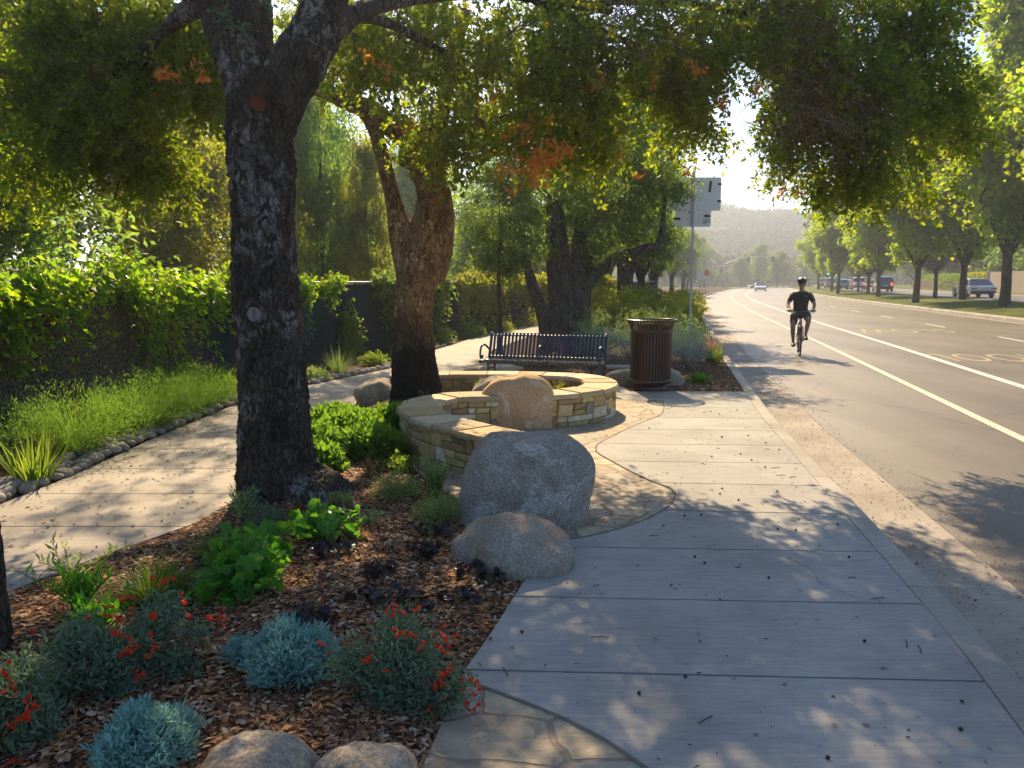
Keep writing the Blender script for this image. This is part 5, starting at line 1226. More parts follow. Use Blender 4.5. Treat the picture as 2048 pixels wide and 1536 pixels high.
stems = [[(.1, 0, -.1, .50), (.1, 0, .5, .36), (.05, 0, 1.3, .30), (-.05, 0, 2.3, .26), (-.2, .1, 3.6, .2)], [(.35, -.15, -.1, .36), (.42, -.1, .7, .26), (.38, 0, 1.7, .23), (.5, 0, 3.2, .17)], [(-.25, -.1, -.1, .3), (-.45, -.1, .7, .17), (-.75, 0, 1.6, .13), (-1.05, 0, 2.8, .10)],
         [(-.1, -.2, -.1, .3), (-.15, -.15, .8, .17), (-.25, 0, 1.9, .13), (-.3, 0, 3.2, .1)], [(.6, .1, -.1, .2), (.62, .1, .9, .13), (.7, .1, 2.4, .1)], [(.4, 0, 1.1, .16), (.8, -.1, 1.75, .15), (1.4, -.2, 2.25, .12), (2.0, -.3, 2.45, .10), (2.35, -.3, 2.55, .08), (2.45, -.3, 3.1, .07), (2.5, -.2, 3.9, .05)]]
free_tree('many_stemmed_tree', 'massive many stemmed grey tree behind the bench', 1.25, 20, stems,
          [[-1.3, 0, 3.0, .9, .9, .6], [-.5, -.4, 2.6, .7, .7, .4], [.3, 0, 3.2, 1.0, 1.0, .8], [1.2, -.3, 3.0, .9, .9, .7], [1.9, 0, 3.6, .9, .9, .8], [-.8, 0, 4.1, 1.1, 1, .8], [.5, 0, 4.4, 1.2, 1.1, .9], [1.5, 0, 4.7, 1.1, 1.1, .8], [2.6, -.3, 4.1, .7, .8, .6], [.9, -.5, 2.35, .5, .5, .3], [-1.7, 0, 2.3, .5, .6, .5], [0, 0, 5.6, 1.4, 1.3, .8], [1.6, 0, 5.8, 1.2, 1.2, .8], [-1.4, 0, 5.3, 1.2, 1.2, .8]], LD, .10, 1000, 40, .17, 210, M_bark3, trunk_n=40)

# prototype crowns reused down the row
def proto_tree(name, seed, H, W, mat, bark, leaf, ncl, per, sig, base, trunk_r, forks=3, asp=.6, lumps=14):
    rs = random.Random(seed); blobs = []
    for k in range(lumps):
        q = k/lumps; z = base+(H-base)*(.08+.92*q); wr = W*math.sin(math.pi*(.22+.72*q))**.8; a = rs.uniform(0, 6.28); r = wr*rs.uniform(.1, .62)
        blobs.append([r*math.cos(a), r*math.sin(a), z, wr*.52, wr*.52, (H-base)*.13])
    stems = [[(0, 0, -.15, trunk_r*1.25), (.02, 0, base*.3, trunk_r), (0, .03, base*.75, trunk_r*.9), (-.03, 0, base*1.25, trunk_r*.7), (0, 0, H*.75, trunk_r*.3)]]
    for f in range(forks):
        a = f*6.28/forks+seed; stems.append([(0, 0, base*.7, trunk_r*.6), (.25*math.cos(a)*W*.5, .25*math.sin(a)*W*.5, base*1.0, trunk_r*.5), (.6*math.cos(a)*W*.6, .6*math.sin(a)*W*.6, base*1.5, trunk_r*.3)])
    return free_tree(name, 'tree', 0, -50, stems, blobs, mat, leaf, ncl, per, sig, seed, bark, lsz_asp=asp, trunk_n=14)
def place(p, lst, group, cat='tree', catname=None):
    for i, (x, y, rz, s_, label) in enumerate(lst):
        o = p if i == 0 else copy_tree(p)
        z = 0
        if len(label) == 2: z, label = label[1], label[0]
        o.location = (x, y, z); o.rotation_euler = (0, 0, rz); o.scale = s_ if isinstance(s_, tuple) else (s_, s_, s_); tag(o, label, cat, group)
rowA = proto_tree('walk_tree', 301, 8.0, 2.8, LD, M_barkr, .14, 620, 42, .24, 2.4, .26)
place(rowA, [(4.1, 29.0, 0, 1.1, 'thick brown trunk tree right of the many stemmed tree'), (2.9, 31.5, 2, .9, 'grey twin tree seen just right of the many stemmed trunk'), (5.2, 36, 1, .95, 'tree in the walk row behind the thick brown trunk'), (6.0, 41, 4, 1.0, 'tree in the walk row above the low rail'), (7.6, 47, 5, .95, 'tree in the walk row left of the sign post foot'),
             (10.2, 58, 2.5, .85, 'straight trunk tree right behind the sign post'), (3.6, 44, 3.5, 1.1, 'shaded tree deep behind the walk row'), (13.0, 72, .7, .95, 'hazy tree further along the kerb'), (18.5, 92, 1.9, 1.05, 'hazy tree near the far bend of the kerb'), (25, 116, 2.9, 1.1, 'pale hazy tree left of the crossing'), (7.5, 62, 3.1, 1.15, 'tall tree behind the row left of the sign panels'), (12.5, 88, 3.9, 1.3, 'tall hazy tree beyond the row left of the road')], G_TREE)
GM = 'trees on the grass median'
def mrow(Y, off): p = rp(Y, off); return p.x, p.y
rowM = proto_tree('median_tree', 311, 13.5, 3.7, LM, M_barkr, .21, 1250, 40, .28, 2.9, .2, 4, .85, 26)
def mt(px, Yr, off, rz, s_, label):
    p = rp(Yr, off); return (p.x, p.y, rz, s_, (label, .33))
place(rowM, [mt(0, 42.5, 11.9, 0, (1.2, 1.2, 1.22), 'nearest median tree with forked dark trunk at the right edge'), mt(0, 54.5, 13.6, 2, 1.05, 'flared trunk median tree just left of the nearest one'), mt(0, 53.5, 10.6, 4, .98, 'straight trunk median tree in front of the white sedan'), mt(0, 69, 11.5, 1, .85, 'median tree in front of the dark vehicle'),
             mt(0, 88, 11, 5, .9, 'median tree right of the cyclist head'), mt(0, 79, 12.5, 3, .8, 'leaning forked median tree left of the dark vehicle'), mt(0, 103, 12, 2.2, .85, 'thin far median tree behind the one near the cyclist'), mt(0, 124, 12, .5, .9, 'farthest hazy median tree near the crossing'), mt(0, 34, 13.2, .5, 1.15, 'tall median tree just beyond the right edge whose branches reach in')], GM)
L_ole = leafmat('leaf_blossom', [(.14, .20, .12), (.35, .36, .30), (.5, .5, .45)], [(.3, .36, .2), (.5, .5, .4)], .35, .7)
rowO = proto_tree('blossom_tree', 321, 5.0, 2.0, L_ole, M_barkr, .14, 300, 40, .22, 2.2, .13, 3, .6, 9)
place(rowO, [mt(0, 62, 14.0, 0, 1.05, 'pale blossoming tree beside the white sedan'), mt(0, 90, 13.3, 2, .9, 'small round pale blossoming tree in front of the queue of cars')], 'pale blossoming trees on the median')
# right side and far background
GB = 'trees beyond the far carriageway'
rowB = proto_tree('background_tree', 331, 12, 4.4, LD, M_barkr, .30, 700, 36, .42, 2.2, .3, 3, .7, 18)
def bt(Yr, off, rz, s_, label): p = rp(Yr, off); return (p.x, p.y, rz, s_, label)
place(rowB, [bt(80, 32, 0, .95, 'dark tree behind the beige wall at the right picture edge'), bt(92, 32, 1, 1.05, 'dark tree behind the yellow green hedge'), bt(104, 33, 2, 1.2, 'dark blue green tree behind the white sedan'), bt(118, 34, 3, 1.25, 'dark tree behind the pale blossoming tree'), bt(132, 33, 4, 1.2, 'background tree above the dark vehicle'), bt(150, 34, 5, 1.2, 'background tree above the queue of cars'), bt(172, 33, .5, 1.2, 'hazy background tree at the right of the crossing'), bt(76, 45, 2.2, 1.3, 'tall dark tree at the right edge behind the wall tree'), bt(110, 46, 3.3, 1.5, 'tall dark tree rising behind the far hedge'),
             bt(208, 22, 1.5, .9, 'hazy tree behind the crossing above the cyclist'), bt(212, 6, 2.5, .8, 'round hazy tree at the far side of the crossing'), bt(214, -3, 3.5, .75, 'hazy tree behind the signal arm'), bt(210, 14, .2, .85, 'hazy tree behind the crossing right of the signal arm'), bt(206, -12, 4.5, .95, 'hazy tree at the left corner of the crossing'), bt(150, -10, 5.2, .95, 'hazy tree on the left before the crossing'), bt(225, 1, 1.1, 1.0, 'taller hazy tree farther behind the crossing'), bt(228, 18, 2.1, 1.05, 'second taller hazy tree behind the crossing'), bt(230, -18, 3.1, 1.1, 'hazy tree closing the left corner behind the crossing'), bt(222, 32, 3.9, 1.1, 'hazy tree behind the crossing at the far right corner')], GB)
rowF = proto_tree('fence_tree', 341, 9, 3.3, LC, M_barkr, .20, 800, 38, .30, 1.0, .2, 2, .4, 20)
rowG = proto_tree('fence_tree', 347, 9, 3.0, LY, M_barkr, .17, 620, 38, .26, 1.0, .18, 2, .5, 20)
GL = 'trees behind the fence'
place(rowF, [(-9.5, 13.5, 0, (1.0, 1.0, .95), 'dark bushy tree behind the fence at far left'), (-13, 18, 1, 1.2, 'dark tree behind the fence above the thick vine'), (-6.4, 27, 4, (.62, .62, 1.05), 'upright hazy tree seen between the two trunks'), (-7.8, 34, .6, (.9, .9, .80), 'round hazy tree far between the trunks'),
             (-1.6, 36, 1.6, (.8, .8, .75), 'tree right of the forked trunk behind the path'), (-13.6, 31, 1.9, 1.25, 'green tree filling the gap behind the fence above the vine'), (-17, 26, 2.6, 1.5, 'tallest dark tree far left behind the fence'), (1.5, 50, 3.6, (1.1, 1.1, .9), 'dark tree closing the view behind the walk row'), (-5, 46, 4.6, (1.2, 1.2, 1.1), 'hazy tree deep behind the fence'), (5, 66, 5.6, (1.2, 1.2, 1.0), 'distant tree behind the walk row'), (-12, 40, .3, 1.4, 'tall hazy tree deep at left behind the fence'), (-22, 20, 1.3, 1.5, 'dark tree at the far left edge behind the fence')], GL)
place(rowG, [(-9.6, 23, 3, .9, 'sunlit yellow green tree behind the fence directly left of the big trunk'), (-4.9, 27, 5, (.5, .5, .75), 'bright hazy tree left of the forked trunk'), (-7.0, 22.5, 2, (.5, .5, .62), 'bright yellow green tree just right of the big trunk'), (-11.5, 15.5, 1, (.7, .7, .8), 'yellow green tree behind the thick vine at left')], GL)
# hedge and wall at right
for i, (y0, y1, off0, lab) in enumerate([(88, 96, 25.6, 'clipped yellow green hedge left of the beige wall'), (98, 128, 26.5, 'dark green hedge behind the white sedan')]):
    root = empty('hedge', rp((y0+y1)/2, off0)); tag(root, lab, 'hedge', 'hedges beyond the far carriageway'); c = root.location; rg = np.random.default_rng(400+i); n = 9000
    yy = y0+(y1-y0)*rg.random(n); P = np.array([rp(a, off0+1.2*(rg.random()-.5)) for a in yy]); P[:, 2] = .55+2.0*rg.random(n)**.8; V, F = leaves(P-np.array(c), .16, rg, .6, 0); mkmesh('foliage', V, F, LY if i == 0 else LD, root)
    MB().box((0, 0, .9), (.8, (y1-y0)*.9, 1.5), Matrix.Rotation(road_dir(50), 3, 'Z')).build('branches', M_twig, root)
mb = MB()
for y in np.arange(66, 86, 3.0):
    a, b = rp(y, 25), rp(y+2.98, 25); c_ = (a+b)/2; mb.box((c_.x, c_.y, 1.5), (.2, (b-a).length, 2.1), Matrix.Rotation(-math.atan2(b.x-a.x, b.y-a.y), 3, 'Z'))
mb.box(tuple(rp(86.6, 25, 1.55)), (.45, .45, 2.3)); tag(mb.build('garden_wall', plain('wall_render', (.40, .33, .26), .9)), 'beige garden wall at the right edge beyond the far carriageway', 'wall')
# low rail
mb = MB(); mb.tube([(3.9, 33, .95), (6.3, 33.5, .95)], .06, 6); mb.tube([(3.9, 33, .55), (6.3, 33.5, .55)], .05, 6)
for q in (0, .5, 1): mb.tube([(3.9+2.4*q, 33+.5*q, 0), (3.9+2.4*q, 33+.5*q, 1.1)], .06, 6)
tag(mb.build('rail_fence', M_twig), 'low wooden rail among the trunks beyond the sunlit bushes', 'fence')

# ------------------------------------------------------------------ cars
def glossy(name, c, rough=.25, metal=.0, coat=1.0):
    m = N(name); m.bsdf(c, rough, metal, None, .5, **{'Coat Weight': coat, 'Coat Roughness': .06}); return m.m
P_white = glossy('car_paint_white', (.66, .67, .68)); P_dark = glossy('car_paint_dark', (.035, .028, .03)); P_silver = glossy('car_paint_silver', (.32, .34, .37), .3, .5); P_black = glossy('car_paint_black', (.015, .015, .018)); P_tan = glossy('car_paint_tan', (.26, .17, .10), .4)
M_glass = glossy('car_glass', (.03, .04, .05), .06); M_tyre = plain('tyre', (.015, .015, .015), .85); M_rim = plain('wheel_rim', (.35, .35, .36), .3, .8); M_red = glossy('tail_lamp', (.35, .01, .01), .2)
m_ = N('tail_lamp_lit'); e_ = m_.n('Emission', i={'Color': (1, .05, .03, 1), 'Strength': 3.0}); m_.t.links.new(e_.outputs[0], m_.out.inputs[0]); M_redlit = m_.m
M_head = glossy('head_lamp', (.75, .76, .78), .1); M_trim = plain('black_trim', (.02, .02, .02), .6); M_plate = plain('number_plate', (.6, .6, .58), .5)
def car(label, cat, loc, rz, paint, kind='sedan', lit=False, W=1.82, group='cars on the road'):
    name = {'sedan': 'sedan_car', 'suv': 'suv_car', 'hatch': 'hatchback_car', 'pickup': 'pickup_truck'}[kind]
    root = empty(name, loc, rz); tag(root, label, cat, group)
    tall = {'sedan': 1.42, 'suv': 1.78, 'hatch': 1.5, 'pickup': 1.75}[kind]; L = 4.6; belt = .60*tall+.06; h = W/2     # front at +y
    low = [(-2.25, .42), (-2.3, .62), (-2.26, belt-.12), (-2.15, belt-.02), (-1.6, belt), (.9, belt), (1.75, belt-.12), (2.15, belt-.26), (2.28, .58), (2.25, .34), (1.9, .24), (-1.9, .26)]
    if kind in ('suv', 'hatch'): low[3] = (-2.22, belt)
    def ext(prof, wf):
        n_ = len(prof); V = []
        for sx, sc_ in ((-1, .90), (-1, 1), (1, 1), (1, .90)):
            for y, z in prof:
                cy_, cz_ = 0, .6; V.append((sx*wf(y, z)*(1 if sc_ == 1 else .93), y if sc_ == 1 else cy_+(y-cy_)*1.012, z if sc_ == 1 else cz_+(z-cz_)*1.04))
        V = V[:0]
        for x in (-1, -.9, .9, 1):
            for y, z in prof:
                k_ = .96 if abs(x) == 1 else 1.0; V.append((x*wf(y, z), y*k_, .65+(z-.65)*(.93 if abs(x) == 1 else 1)))
        F = [tuple(range(n_))[::-1], tuple(3*n_+i for i in range(n_))]
        F += [(r*n_+i, r*n_+(i+1) % n_, (r+1)*n_+(i+1) % n_, (r+1)*n_+i) for r in range(3) for i in range(n_)]
        return MB().add(V, F)
    ext(low, lambda y, z: h*(1-.05*(abs(y)/2.3)**4)).build('body', paint, root, bevel=.05)
    gh = {'sedan': [(-1.75, belt-.01), (-1.05, tall-.06), (-.4, tall), (.25, tall-.03), (1.05, belt-.01)], 'suv': [(-2.18, belt-.01), (-1.95, tall-.1), (-1.5, tall), (.2, tall), (.55, tall-.06), (1.15, belt-.01)], 'hatch': [(-2.1, belt-.01), (-1.6, tall-.08), (-1.1, tall), (.2, tall-.02), (1.1, belt-.01)], 'pickup': [(-.6, belt-.01), (-.45, tall-.06), (.2, tall), (.7, tall-.06), (1.2, belt-.01)]}[kind]
    def gw(y, z): return h*(.93-.22*(z-belt)/(tall-belt))
    n_ = len(gh); V = [(sx*gw(y, z), y, z) for sx in (-1, 1) for y, z in gh]
    F = [tuple(range(n_))[::-1], tuple(n_+i for i in range(n_))]+[(i, i+1, n_+i+1, n_+i) for i in range(n_-1)]
    MB().add(V, F).build('windows', M_glass, root, bevel=.02)
    tp = [p for p in gh if p[1] > tall-.12]; V = []; 
    for sx in (-1.02, -.8, .8, 1.02):
        for y, z in tp: V.append((sx*gw(y, z), y, z+(.012 if abs(sx) < 1 else -.03)))
    n_ = len(tp); F = [(r*n_+i, r*n_+i+1, (r+1)*n_+i+1, (r+1)*n_+i) for r in range(3) for i in range(n_-1)]
    rf = MB().add(V, F).build('roof', paint, root); so = rf.modifiers.new('s', 'SOLIDIFY'); so.thickness = .03
    mb = MB()
    for sx in (-1, 1):
        for i0, i1 in ((0, 1), (n_-1 if False else len(gh)-2, len(gh)-1)):
            a, c_ = gh[i0], gh[i1]; mb.tube([(sx*gw(*a)*1.0, a[0], a[1]), (sx*gw(*c_)*1.0, c_[0], c_[1])], .035, 6)
        mb.tube([(sx*gw(0, belt)*1.0, -.25, belt), (sx*gw(0, tall-.03), -.25, tall-.03)], .03, 6)
    mb.build('pillars', paint, root)
    for sx in (-1, 1):
        for y in (-1.35, 1.42):
            wm = MB().lathe([(.0001, -.11), (.26, -.11), (.33, -.09), (.335, .09), (.26, .11), (.0001, .11)], 24, (0, 0, 0), Matrix.Rotation(R(90), 3, 'Y')); w_ = wm.build('wheel', M_tyre, root, True); w_.location = (sx*(h-.10), y, .335)
            r_ = MB().lathe([(.0001, .118), (.19, .122), (.22, .112)], 18, (0, 0, 0), Matrix.Rotation(R(90*sx), 3, 'Y')).build('rim', M_rim, w_); 
        z1 = belt-.24
        MB().box((sx*(h-.26), -2.245, z1), (.40 if kind == 'sedan' else .16, .09, .14 if kind == 'sedan' else .34)).build('tail_light', M_redlit if lit else M_red, root, bevel=.02)
        MB().box((sx*(h-.27), 2.12, belt-.34), (.36, .16, .13)).build('headlight', M_head, root, bevel=.03)
        MB().box((sx*(h+.07), .78, belt+.07), (.17, .10, .12)).build('mirror', paint, root, bevel=.03)
    MB().box((0, -2.235, .42), (W*.86, .14, .17)).build('rear_bumper', M_trim, root, bevel=.03)
    MB().box((0, 2.19, .45), (W*.7, .12, .18)).build('grille', M_trim, root, bevel=.03)
    MB().box((0, -2.305, .72), (.34, .015, .12)).build('number_plate', M_plate, root)
    return root
def on(Yr, off, dz=0): 
    z = roadz(off) if off < 10 else .40
    return rp(Yr, off, z+dz)
def rdir(Y): return -math.atan2(road_at(Y+3)[0][0]-road_at(Y-3)[0][0], 6)
car('white sedan driving away beyond the median, right of the pale blossoming tree', 'car', on(65.5, 17.6), rdir(66)+.02, P_white, 'sedan', W=1.86)
car('dark red brown minivan behind the median tree trunks', 'car', on(101, 17.5), rdir(101), P_dark, 'suv', True)
car('white vehicle with lit brake lights stopped left of the dark minivan', 'car', on(122, 17.2), rdir(122), P_white, 'suv', True)
car('black car half hidden behind the white vehicle with lit brake lights', 'car', on(131, 20.4), rdir(131), P_black, 'sedan', True)
car('pale silver hatchback in the queue left of the round blossoming tree', 'car', on(121, 14.9), rdir(121), P_silver, 'hatch')
car('white car in the queue ahead of the silver hatchback', 'car', on(134, 16.9), rdir(134), P_white, 'sedan')
car('silver car in the queue behind the thin far median tree', 'car', on(140, 14.9), rdir(140), P_silver, 'suv')
car('tan pickup at the far left end of the queue', 'truck', on(150, 14.6), rdir(150), P_tan, 'pickup')
car('small white car approaching on the road in the distance', 'car', on(136, 3.6), rdir(136)+math.pi, P_white, 'hatch')
car('dark grey car turning at the crossing behind the small white car', 'car', on(184, 2.5), rdir(184)+1.9, P_silver, 'sedan')

# ------------------------------------------------------------------ traffic signals and far small signs
M_sig = plain('signal_housing', (.025, .03, .028), .6)
m_ = N('green_lamp'); e_ = m_.n('Emission', i={'Color': (.02, 1, .55, 1), 'Strength': 6.0}); m_.t.links.new(e_.outputs[0], m_.out.inputs[0]); M_gl = m_.m
m_ = N('red_lamp'); e_ = m_.n('Emission', i={'Color': (1, .05, .05, 1), 'Strength': 4.0}); m_.t.links.new(e_.outputs[0], m_.out.inputs[0]); M_rl = m_.m
def signal(parent, c, col=None, which=2):
    h_ = MB().box(c, (.42, .25, 1.1)).build('signal_head', M_sig, parent, bevel=.04)
    for k in range(3):
        z = c[2]+.34-.34*k; MB().lathe([(.15, 0), (.15, -.16), (.13, -.16), (.13, 0)], 14, (c[0], c[1]-.12, z), Matrix.Rotation(R(-90), 3, 'X')).build('visor', M_sig, h_)
        MB().lathe([(.0001, .01), (.12, 0)], 14, (c[0], c[1]-.135, z), Matrix.Rotation(R(90), 3, 'X')).build('lens', col if (col and k == which) else M_liner, h_)
p = rp(170, -4.2); root = empty('signal_mast', (p.x, p.y, 0)); tag(root, 'traffic signal mast with a long curved arm over the distant crossing', 'traffic light', 'traffic signals at the crossing')
MB().tube([(0, 0, 0), (0, 0, 5.6)], .13, 10).build('pole', M_galv, root, True)
MB().tube(catmull([(0, 0, 5.2), (1.5, 0, 5.9), (4, 0, 6.6), (7, 0, 6.9), (10.5, 0, 6.85)], 5), .075, 8).build('mast_arm', M_galv, root, True)
signal(root, (5.0, -.15, 6.3)); signal(root, (10.2, -.15, 6.3)); MB().box((-.2, -.1, 4.9), (2.2, .08, .22)).build('street_name_sign', M_plate, root)
p = rp(128, 13.5); root = empty('signal_post', (p.x, p.y, .4)); tag(root, 'post mounted traffic signal showing green between the median trees', 'traffic light', 'traffic signals at the crossing')
MB().tube([(0, 0, 0), (0, 0, 3.0)], .06, 8).build('pole', M_galv, root, True); signal(root, (0, -.1, 2.35), M_gl, 1); MB().box((-2.6, 0, 2.5), (.9, .04, 1.6)).build('sign_panel', M_alu, root); MB().tube([(-2.6, .03, 0), (-2.6, .03, 3)], .04, 6).build('sign_pole', M_galv, root)
p = rp(88, -3.4); root = empty('street_sign', (p.x, p.y, 0)); tag(root, 'small pale square sign far away at the left kerb near the bend', 'street sign')
MB().tube([(0, 0, 0), (0, 0, 2.7)], .04, 8).build('post', M_galv, root, True); MB().box((0, -.03, 2.3), (.85, .03, 1.1)).build('panel', M_alu, root, bevel=.004)
p = rp(104, -3.4); root = empty('street_sign', (p.x, p.y, 0)); tag(root, 'tiny red sign far away beyond the pale square sign', 'street sign')
MB().tube([(0, 0, 0), (0, 0, 2.7)], .04, 8).build('post', M_galv, root, True); MB().lathe([(.0001, .01), (.42, .01), (.42, -.01), (.0001, -.01)], 8, (0, -.06, 2.7), Matrix.Rotation(R(90), 3, 'X') @ Matrix.Rotation(R(22.5), 3, 'Z')).build('panel', plain('sign_red', (.45, .02, .02), .5), root)
p = rp(50, -4.1); root = empty('trash_receptacle', (p.x, p.y, 0)); tag(root, 'distant dark trash receptacle at the kerb beyond the sign post', 'trash can')
MB().lathe([(.0001, 0), (.3, 0), (.3, .95), (.36, 1.05), (.33, 1.05), (.27, .9)], 20).build('body', M_brown, root, True); MB().lathe([(.0001, .06), (.31, .06), (.31, 0), (.0001, 0)], 20).build('base', M_brown, root)
MB().lathe([(.36, 1.04), (.38, 1.06), (.36, 1.08), (.33, 1.06)], 20).build('rim', M_brown, root, True)

# ------------------------------------------------------------------ cyclist
def flesh(name, chains, mat, parent, vox=.009, smooth=6):
    bm = bmesh.new()
    for pts, rad in chains:
        pts = [Vector(p) for p in pts]
        for i in range(len(pts)-1):
            L = (pts[i+1]-pts[i]).length; r0, r1 = rad[i], rad[i+1]
            f = lambda r: (r if hasattr(r, '__len__') else (r, r, r))
            st = max(2, int(L/(min(min(f(r0)), min(f(r1)))*.35)))
            for k in range(st+1):
                t = k/st; p = pts[i].lerp(pts[i+1], t); a, b_ = f(r0), f(r1); r = [a[j]*(1-t)+b_[j]*t for j in range(3)]
                bmesh.ops.create_icosphere(bm, subdivisions=2, radius=1, matrix=Matrix.Translation(p) @ Matrix.Diagonal((r[0], r[1], r[2], 1)))
    me = bpy.data.meshes.new(name); bm.to_mesh(me); bm.free()
    o = bpy.data.objects.new(name, me); COL.objects.link(o)
    rm = o.modifiers.new('r', 'REMESH'); rm.mode = 'VOXEL'; rm.voxel_size = vox; rm.use_smooth_shade = True
    sm = o.modifiers.new('s', 'SMOOTH'); sm.iterations = smooth; sm.factor = .5
    bpy.context.view_layer.update()
    m2 = bpy.data.meshes.new_from_object(o.evaluated_get(bpy.context.evaluated_depsgraph_get()))
    bpy.data.objects.remove(o); m2.materials.clear(); m2.materials.append(mat); m2.name = name
    m2.polygons.foreach_set('use_smooth', np.ones(len(m2.polygons), dtype=bool))
    o = bpy.data.objects.new(name, m2); COL.objects.link(o); o.parent = parent; return o
M_skin = plain('skin', (.42, .24, .16), .55, var=.1); M_shirt = plain('shirt_black', (.022, .021, .023), .85, var=.3, nscale=14, bump=.3); M_shorts = plain('shorts_grey', (.07, .06, .055), .85, var=.3, nscale=14); M_shoe = plain('shoe_black', (.015, .015, .016), .6); M_helm = plain('helmet_black', (.02, .02, .022), .3); M_wh = plain('helmet_white', (.6, .6, .6), .4)
M_bike = glossy('bicycle_frame_paint', (.03, .03, .035), .3)
cpos = Vector((6.84, 18.75, -.088)); crz = R(-17.5)
bk = empty('bicycle', cpos, crz); tag(bk, 'dark upright bicycle ridden along the cream lane line', 'bicycle')
def wheel(y):
    mb = MB(); P = [(0, .335*math.cos(a), .335*math.sin(a)) for a in np.linspace(0, 2*math.pi, 40)]; mb.tube(P, .019, 8, caps=False)
    o = mb.build('wheel', M_tyre, bk, True); o.location = (0, y, .354)
    mb = MB(); mb.tube([(0, .312*math.cos(a), .312*math.sin(a)) for a in np.linspace(0, 2*math.pi, 40)], .010, 6, caps=False); mb.build('rim', M_rim, o, True)
    mb = MB()
    for k in range(24):
        a = k*math.pi/12; mb.tube([(.022*(1 if k % 2 else -1), .02*math.cos(a), .02*math.sin(a)), (0, .305*math.cos(a), .305*math.sin(a))], .0013, 3)
    mb.build('spokes', M_galv, o); MB().tube([(-.05, 0, 0), (.05, 0, 0)], .018, 8).build('hub', M_galv, o, True)
wheel(-.56); wheel(.50)
mb = MB(); bb = (0, .06, .29); ht = (0, -.40, .78); hb = (0, -.435, .66); stp = (0, .23, .80)
mb.tube([bb, hb], .021, 10); mb.tube([stp, (0, -.405, .76)], .018, 10); mb.tube([bb, stp, (0, .26, .90)], .017, 10); mb.tube([(0, -.385, .84), hb], .024, 10)
for sx in (-1, 1): mb.tube([(sx*.02, .06, .29), (sx*.055, .50, .354)], .010, 8); mb.tube([(sx*.016, .22, .76), (sx*.055, .50, .354)], .009, 8)
mb.build('frame', M_bike, bk, True)
mb = MB(); mb.tube([(0, -.435, .67), (0, -.455, .60), (0, -.46, .74)], .02, 8)
for sx in (-1, 1): mb.tube([(sx*.01, -.45, .72), (sx*.05, -.465, .66), (sx*.055, -.56, .354)], .014, 8)
mb.build('fork', M_bike, bk, True)
mb = MB(); mb.tube([(0, -.38, .84), (0, -.365, .98), (0, -.42, 1.03)], .016, 8); mb.tube(catmull([(-.31, -.31, 1.05), (-.2, -.36, 1.055), (0, -.42, 1.03), (.2, -.36, 1.055), (.31, -.31, 1.05)], 4), .013, 8)
mb.build('handlebar', M_bike, bk, True)
for sx in (-1, 1):
    MB().tube([(sx*.20, -.36, 1.055), (sx*.315, -.308, 1.05)], .018, 10).build('grip', M_tyre, bk, True)
    MB().tube([(sx*.19, -.37, 1.045), (sx*.22, -.41, 1.02), (sx*.30, -.38, 1.01)], .006, 6).build('brake_lever', M_galv, bk)
mb = MB(); mb.lathe([(.0001, .06), (.05, .05), (.055, 0), (.0001, 0)], 14, (0, -.47, .93), Matrix.Rotation(R(90), 3, 'X')); mb.build('lamp', M_trim, bk, True)
flesh('saddle', [([(0, .12, .955), (0, .26, .96), (0, .34, .965)], [(.025, .05, .022), (.055, .06, .025), (.085, .06, .028)])], M_trim, bk, .01, 4)
cr = Vector((0, .15, -.09))
for sx, q in ((-1, 1), (1, -1)):
    e = Vector(bb)+cr*q; MB().tube([(sx*.05, bb[1], bb[2]), (sx*.07, e.y, e.z)], .010, 8).build('crank', M_galv, bk, True)
    MB().box((sx*.13, e.y, e.z), (.10, .09, .02)).build('pedal', M_trim, bk)
MB().lathe([(.0001, -.003), (.095, -.003), (.095, .003), (.0001, .003)], 28, (-.045, .06, .29), Matrix.Rotation(R(90), 3, 'Y')).build('chainring', M_galv, bk)
for sx, q in ((-1, 1),): pass
pr = empty('person', cpos, crz); tag(pr, 'man cycling toward the viewer in black helmet, dark shirt and shorts, hands on bars', 'person', None)
def hand(sx):
    w0 = Vector((sx*.262, -.285, 1.088)); ch = [([w0, (sx*.262, -.315, 1.083), (sx*.258, -.345, 1.072)], [(.026, .022, .018), (.036, .022, .017), (.040, .02, .016)])]
    for k in range(4):
        x = sx*(.228+.021*k); rr = [.0098, .010, .0098, .0085][k]; ln = [1, 1.06, 1.0, .85][k]
        ch.append(([(x, -.345, 1.076), (x, -.345-.036*ln, 1.068), (x, -.352-.030*ln, 1.036), (x, -.345, 1.026)], [rr*1.1, rr, rr*.95, rr*.85]))
    ch.append(([(sx*.236, -.305, 1.078), (sx*.216, -.32, 1.062), (sx*.212, -.348, 1.045), (sx*.222, -.360, 1.034)], [.014, .012, .0105, .009]))
    return ch
feet = {-1: Vector((-.13, .21, .20)), 1: Vector((.13, -.09, .38))}
kn = {-1: Vector((-.165, -.13, .685)), 1: Vector((.175, -.24, .83))}; an = {-1: Vector((-.13, .25, .30)), 1: Vector((.135, -.03, .485))}
ch = []
ch.append(([(0, .20, 1.02), (0, .13, 1.14), (0, .06, 1.27), (0, .0, 1.40), (0, -.03, 1.47)], [(.165, .12, .11), (.155, .115, .10), (.165, .115, .10), (.190, .115, .10), (.14, .09, .06)]))
ch.append(([(0, -.045, 1.48), (0, -.075, 1.56), (0, -.09, 1.60)], [.062, .056, .055]))
ch.append(([(0, -.10, 1.645), (0, -.085, 1.72)], [(.074, .082, .088), (.084, .094, .088)]))
ch.append(([(0, -.145, 1.585), (0, -.15, 1.60)], [(.040, .035, .028), (.05, .04, .03)]))
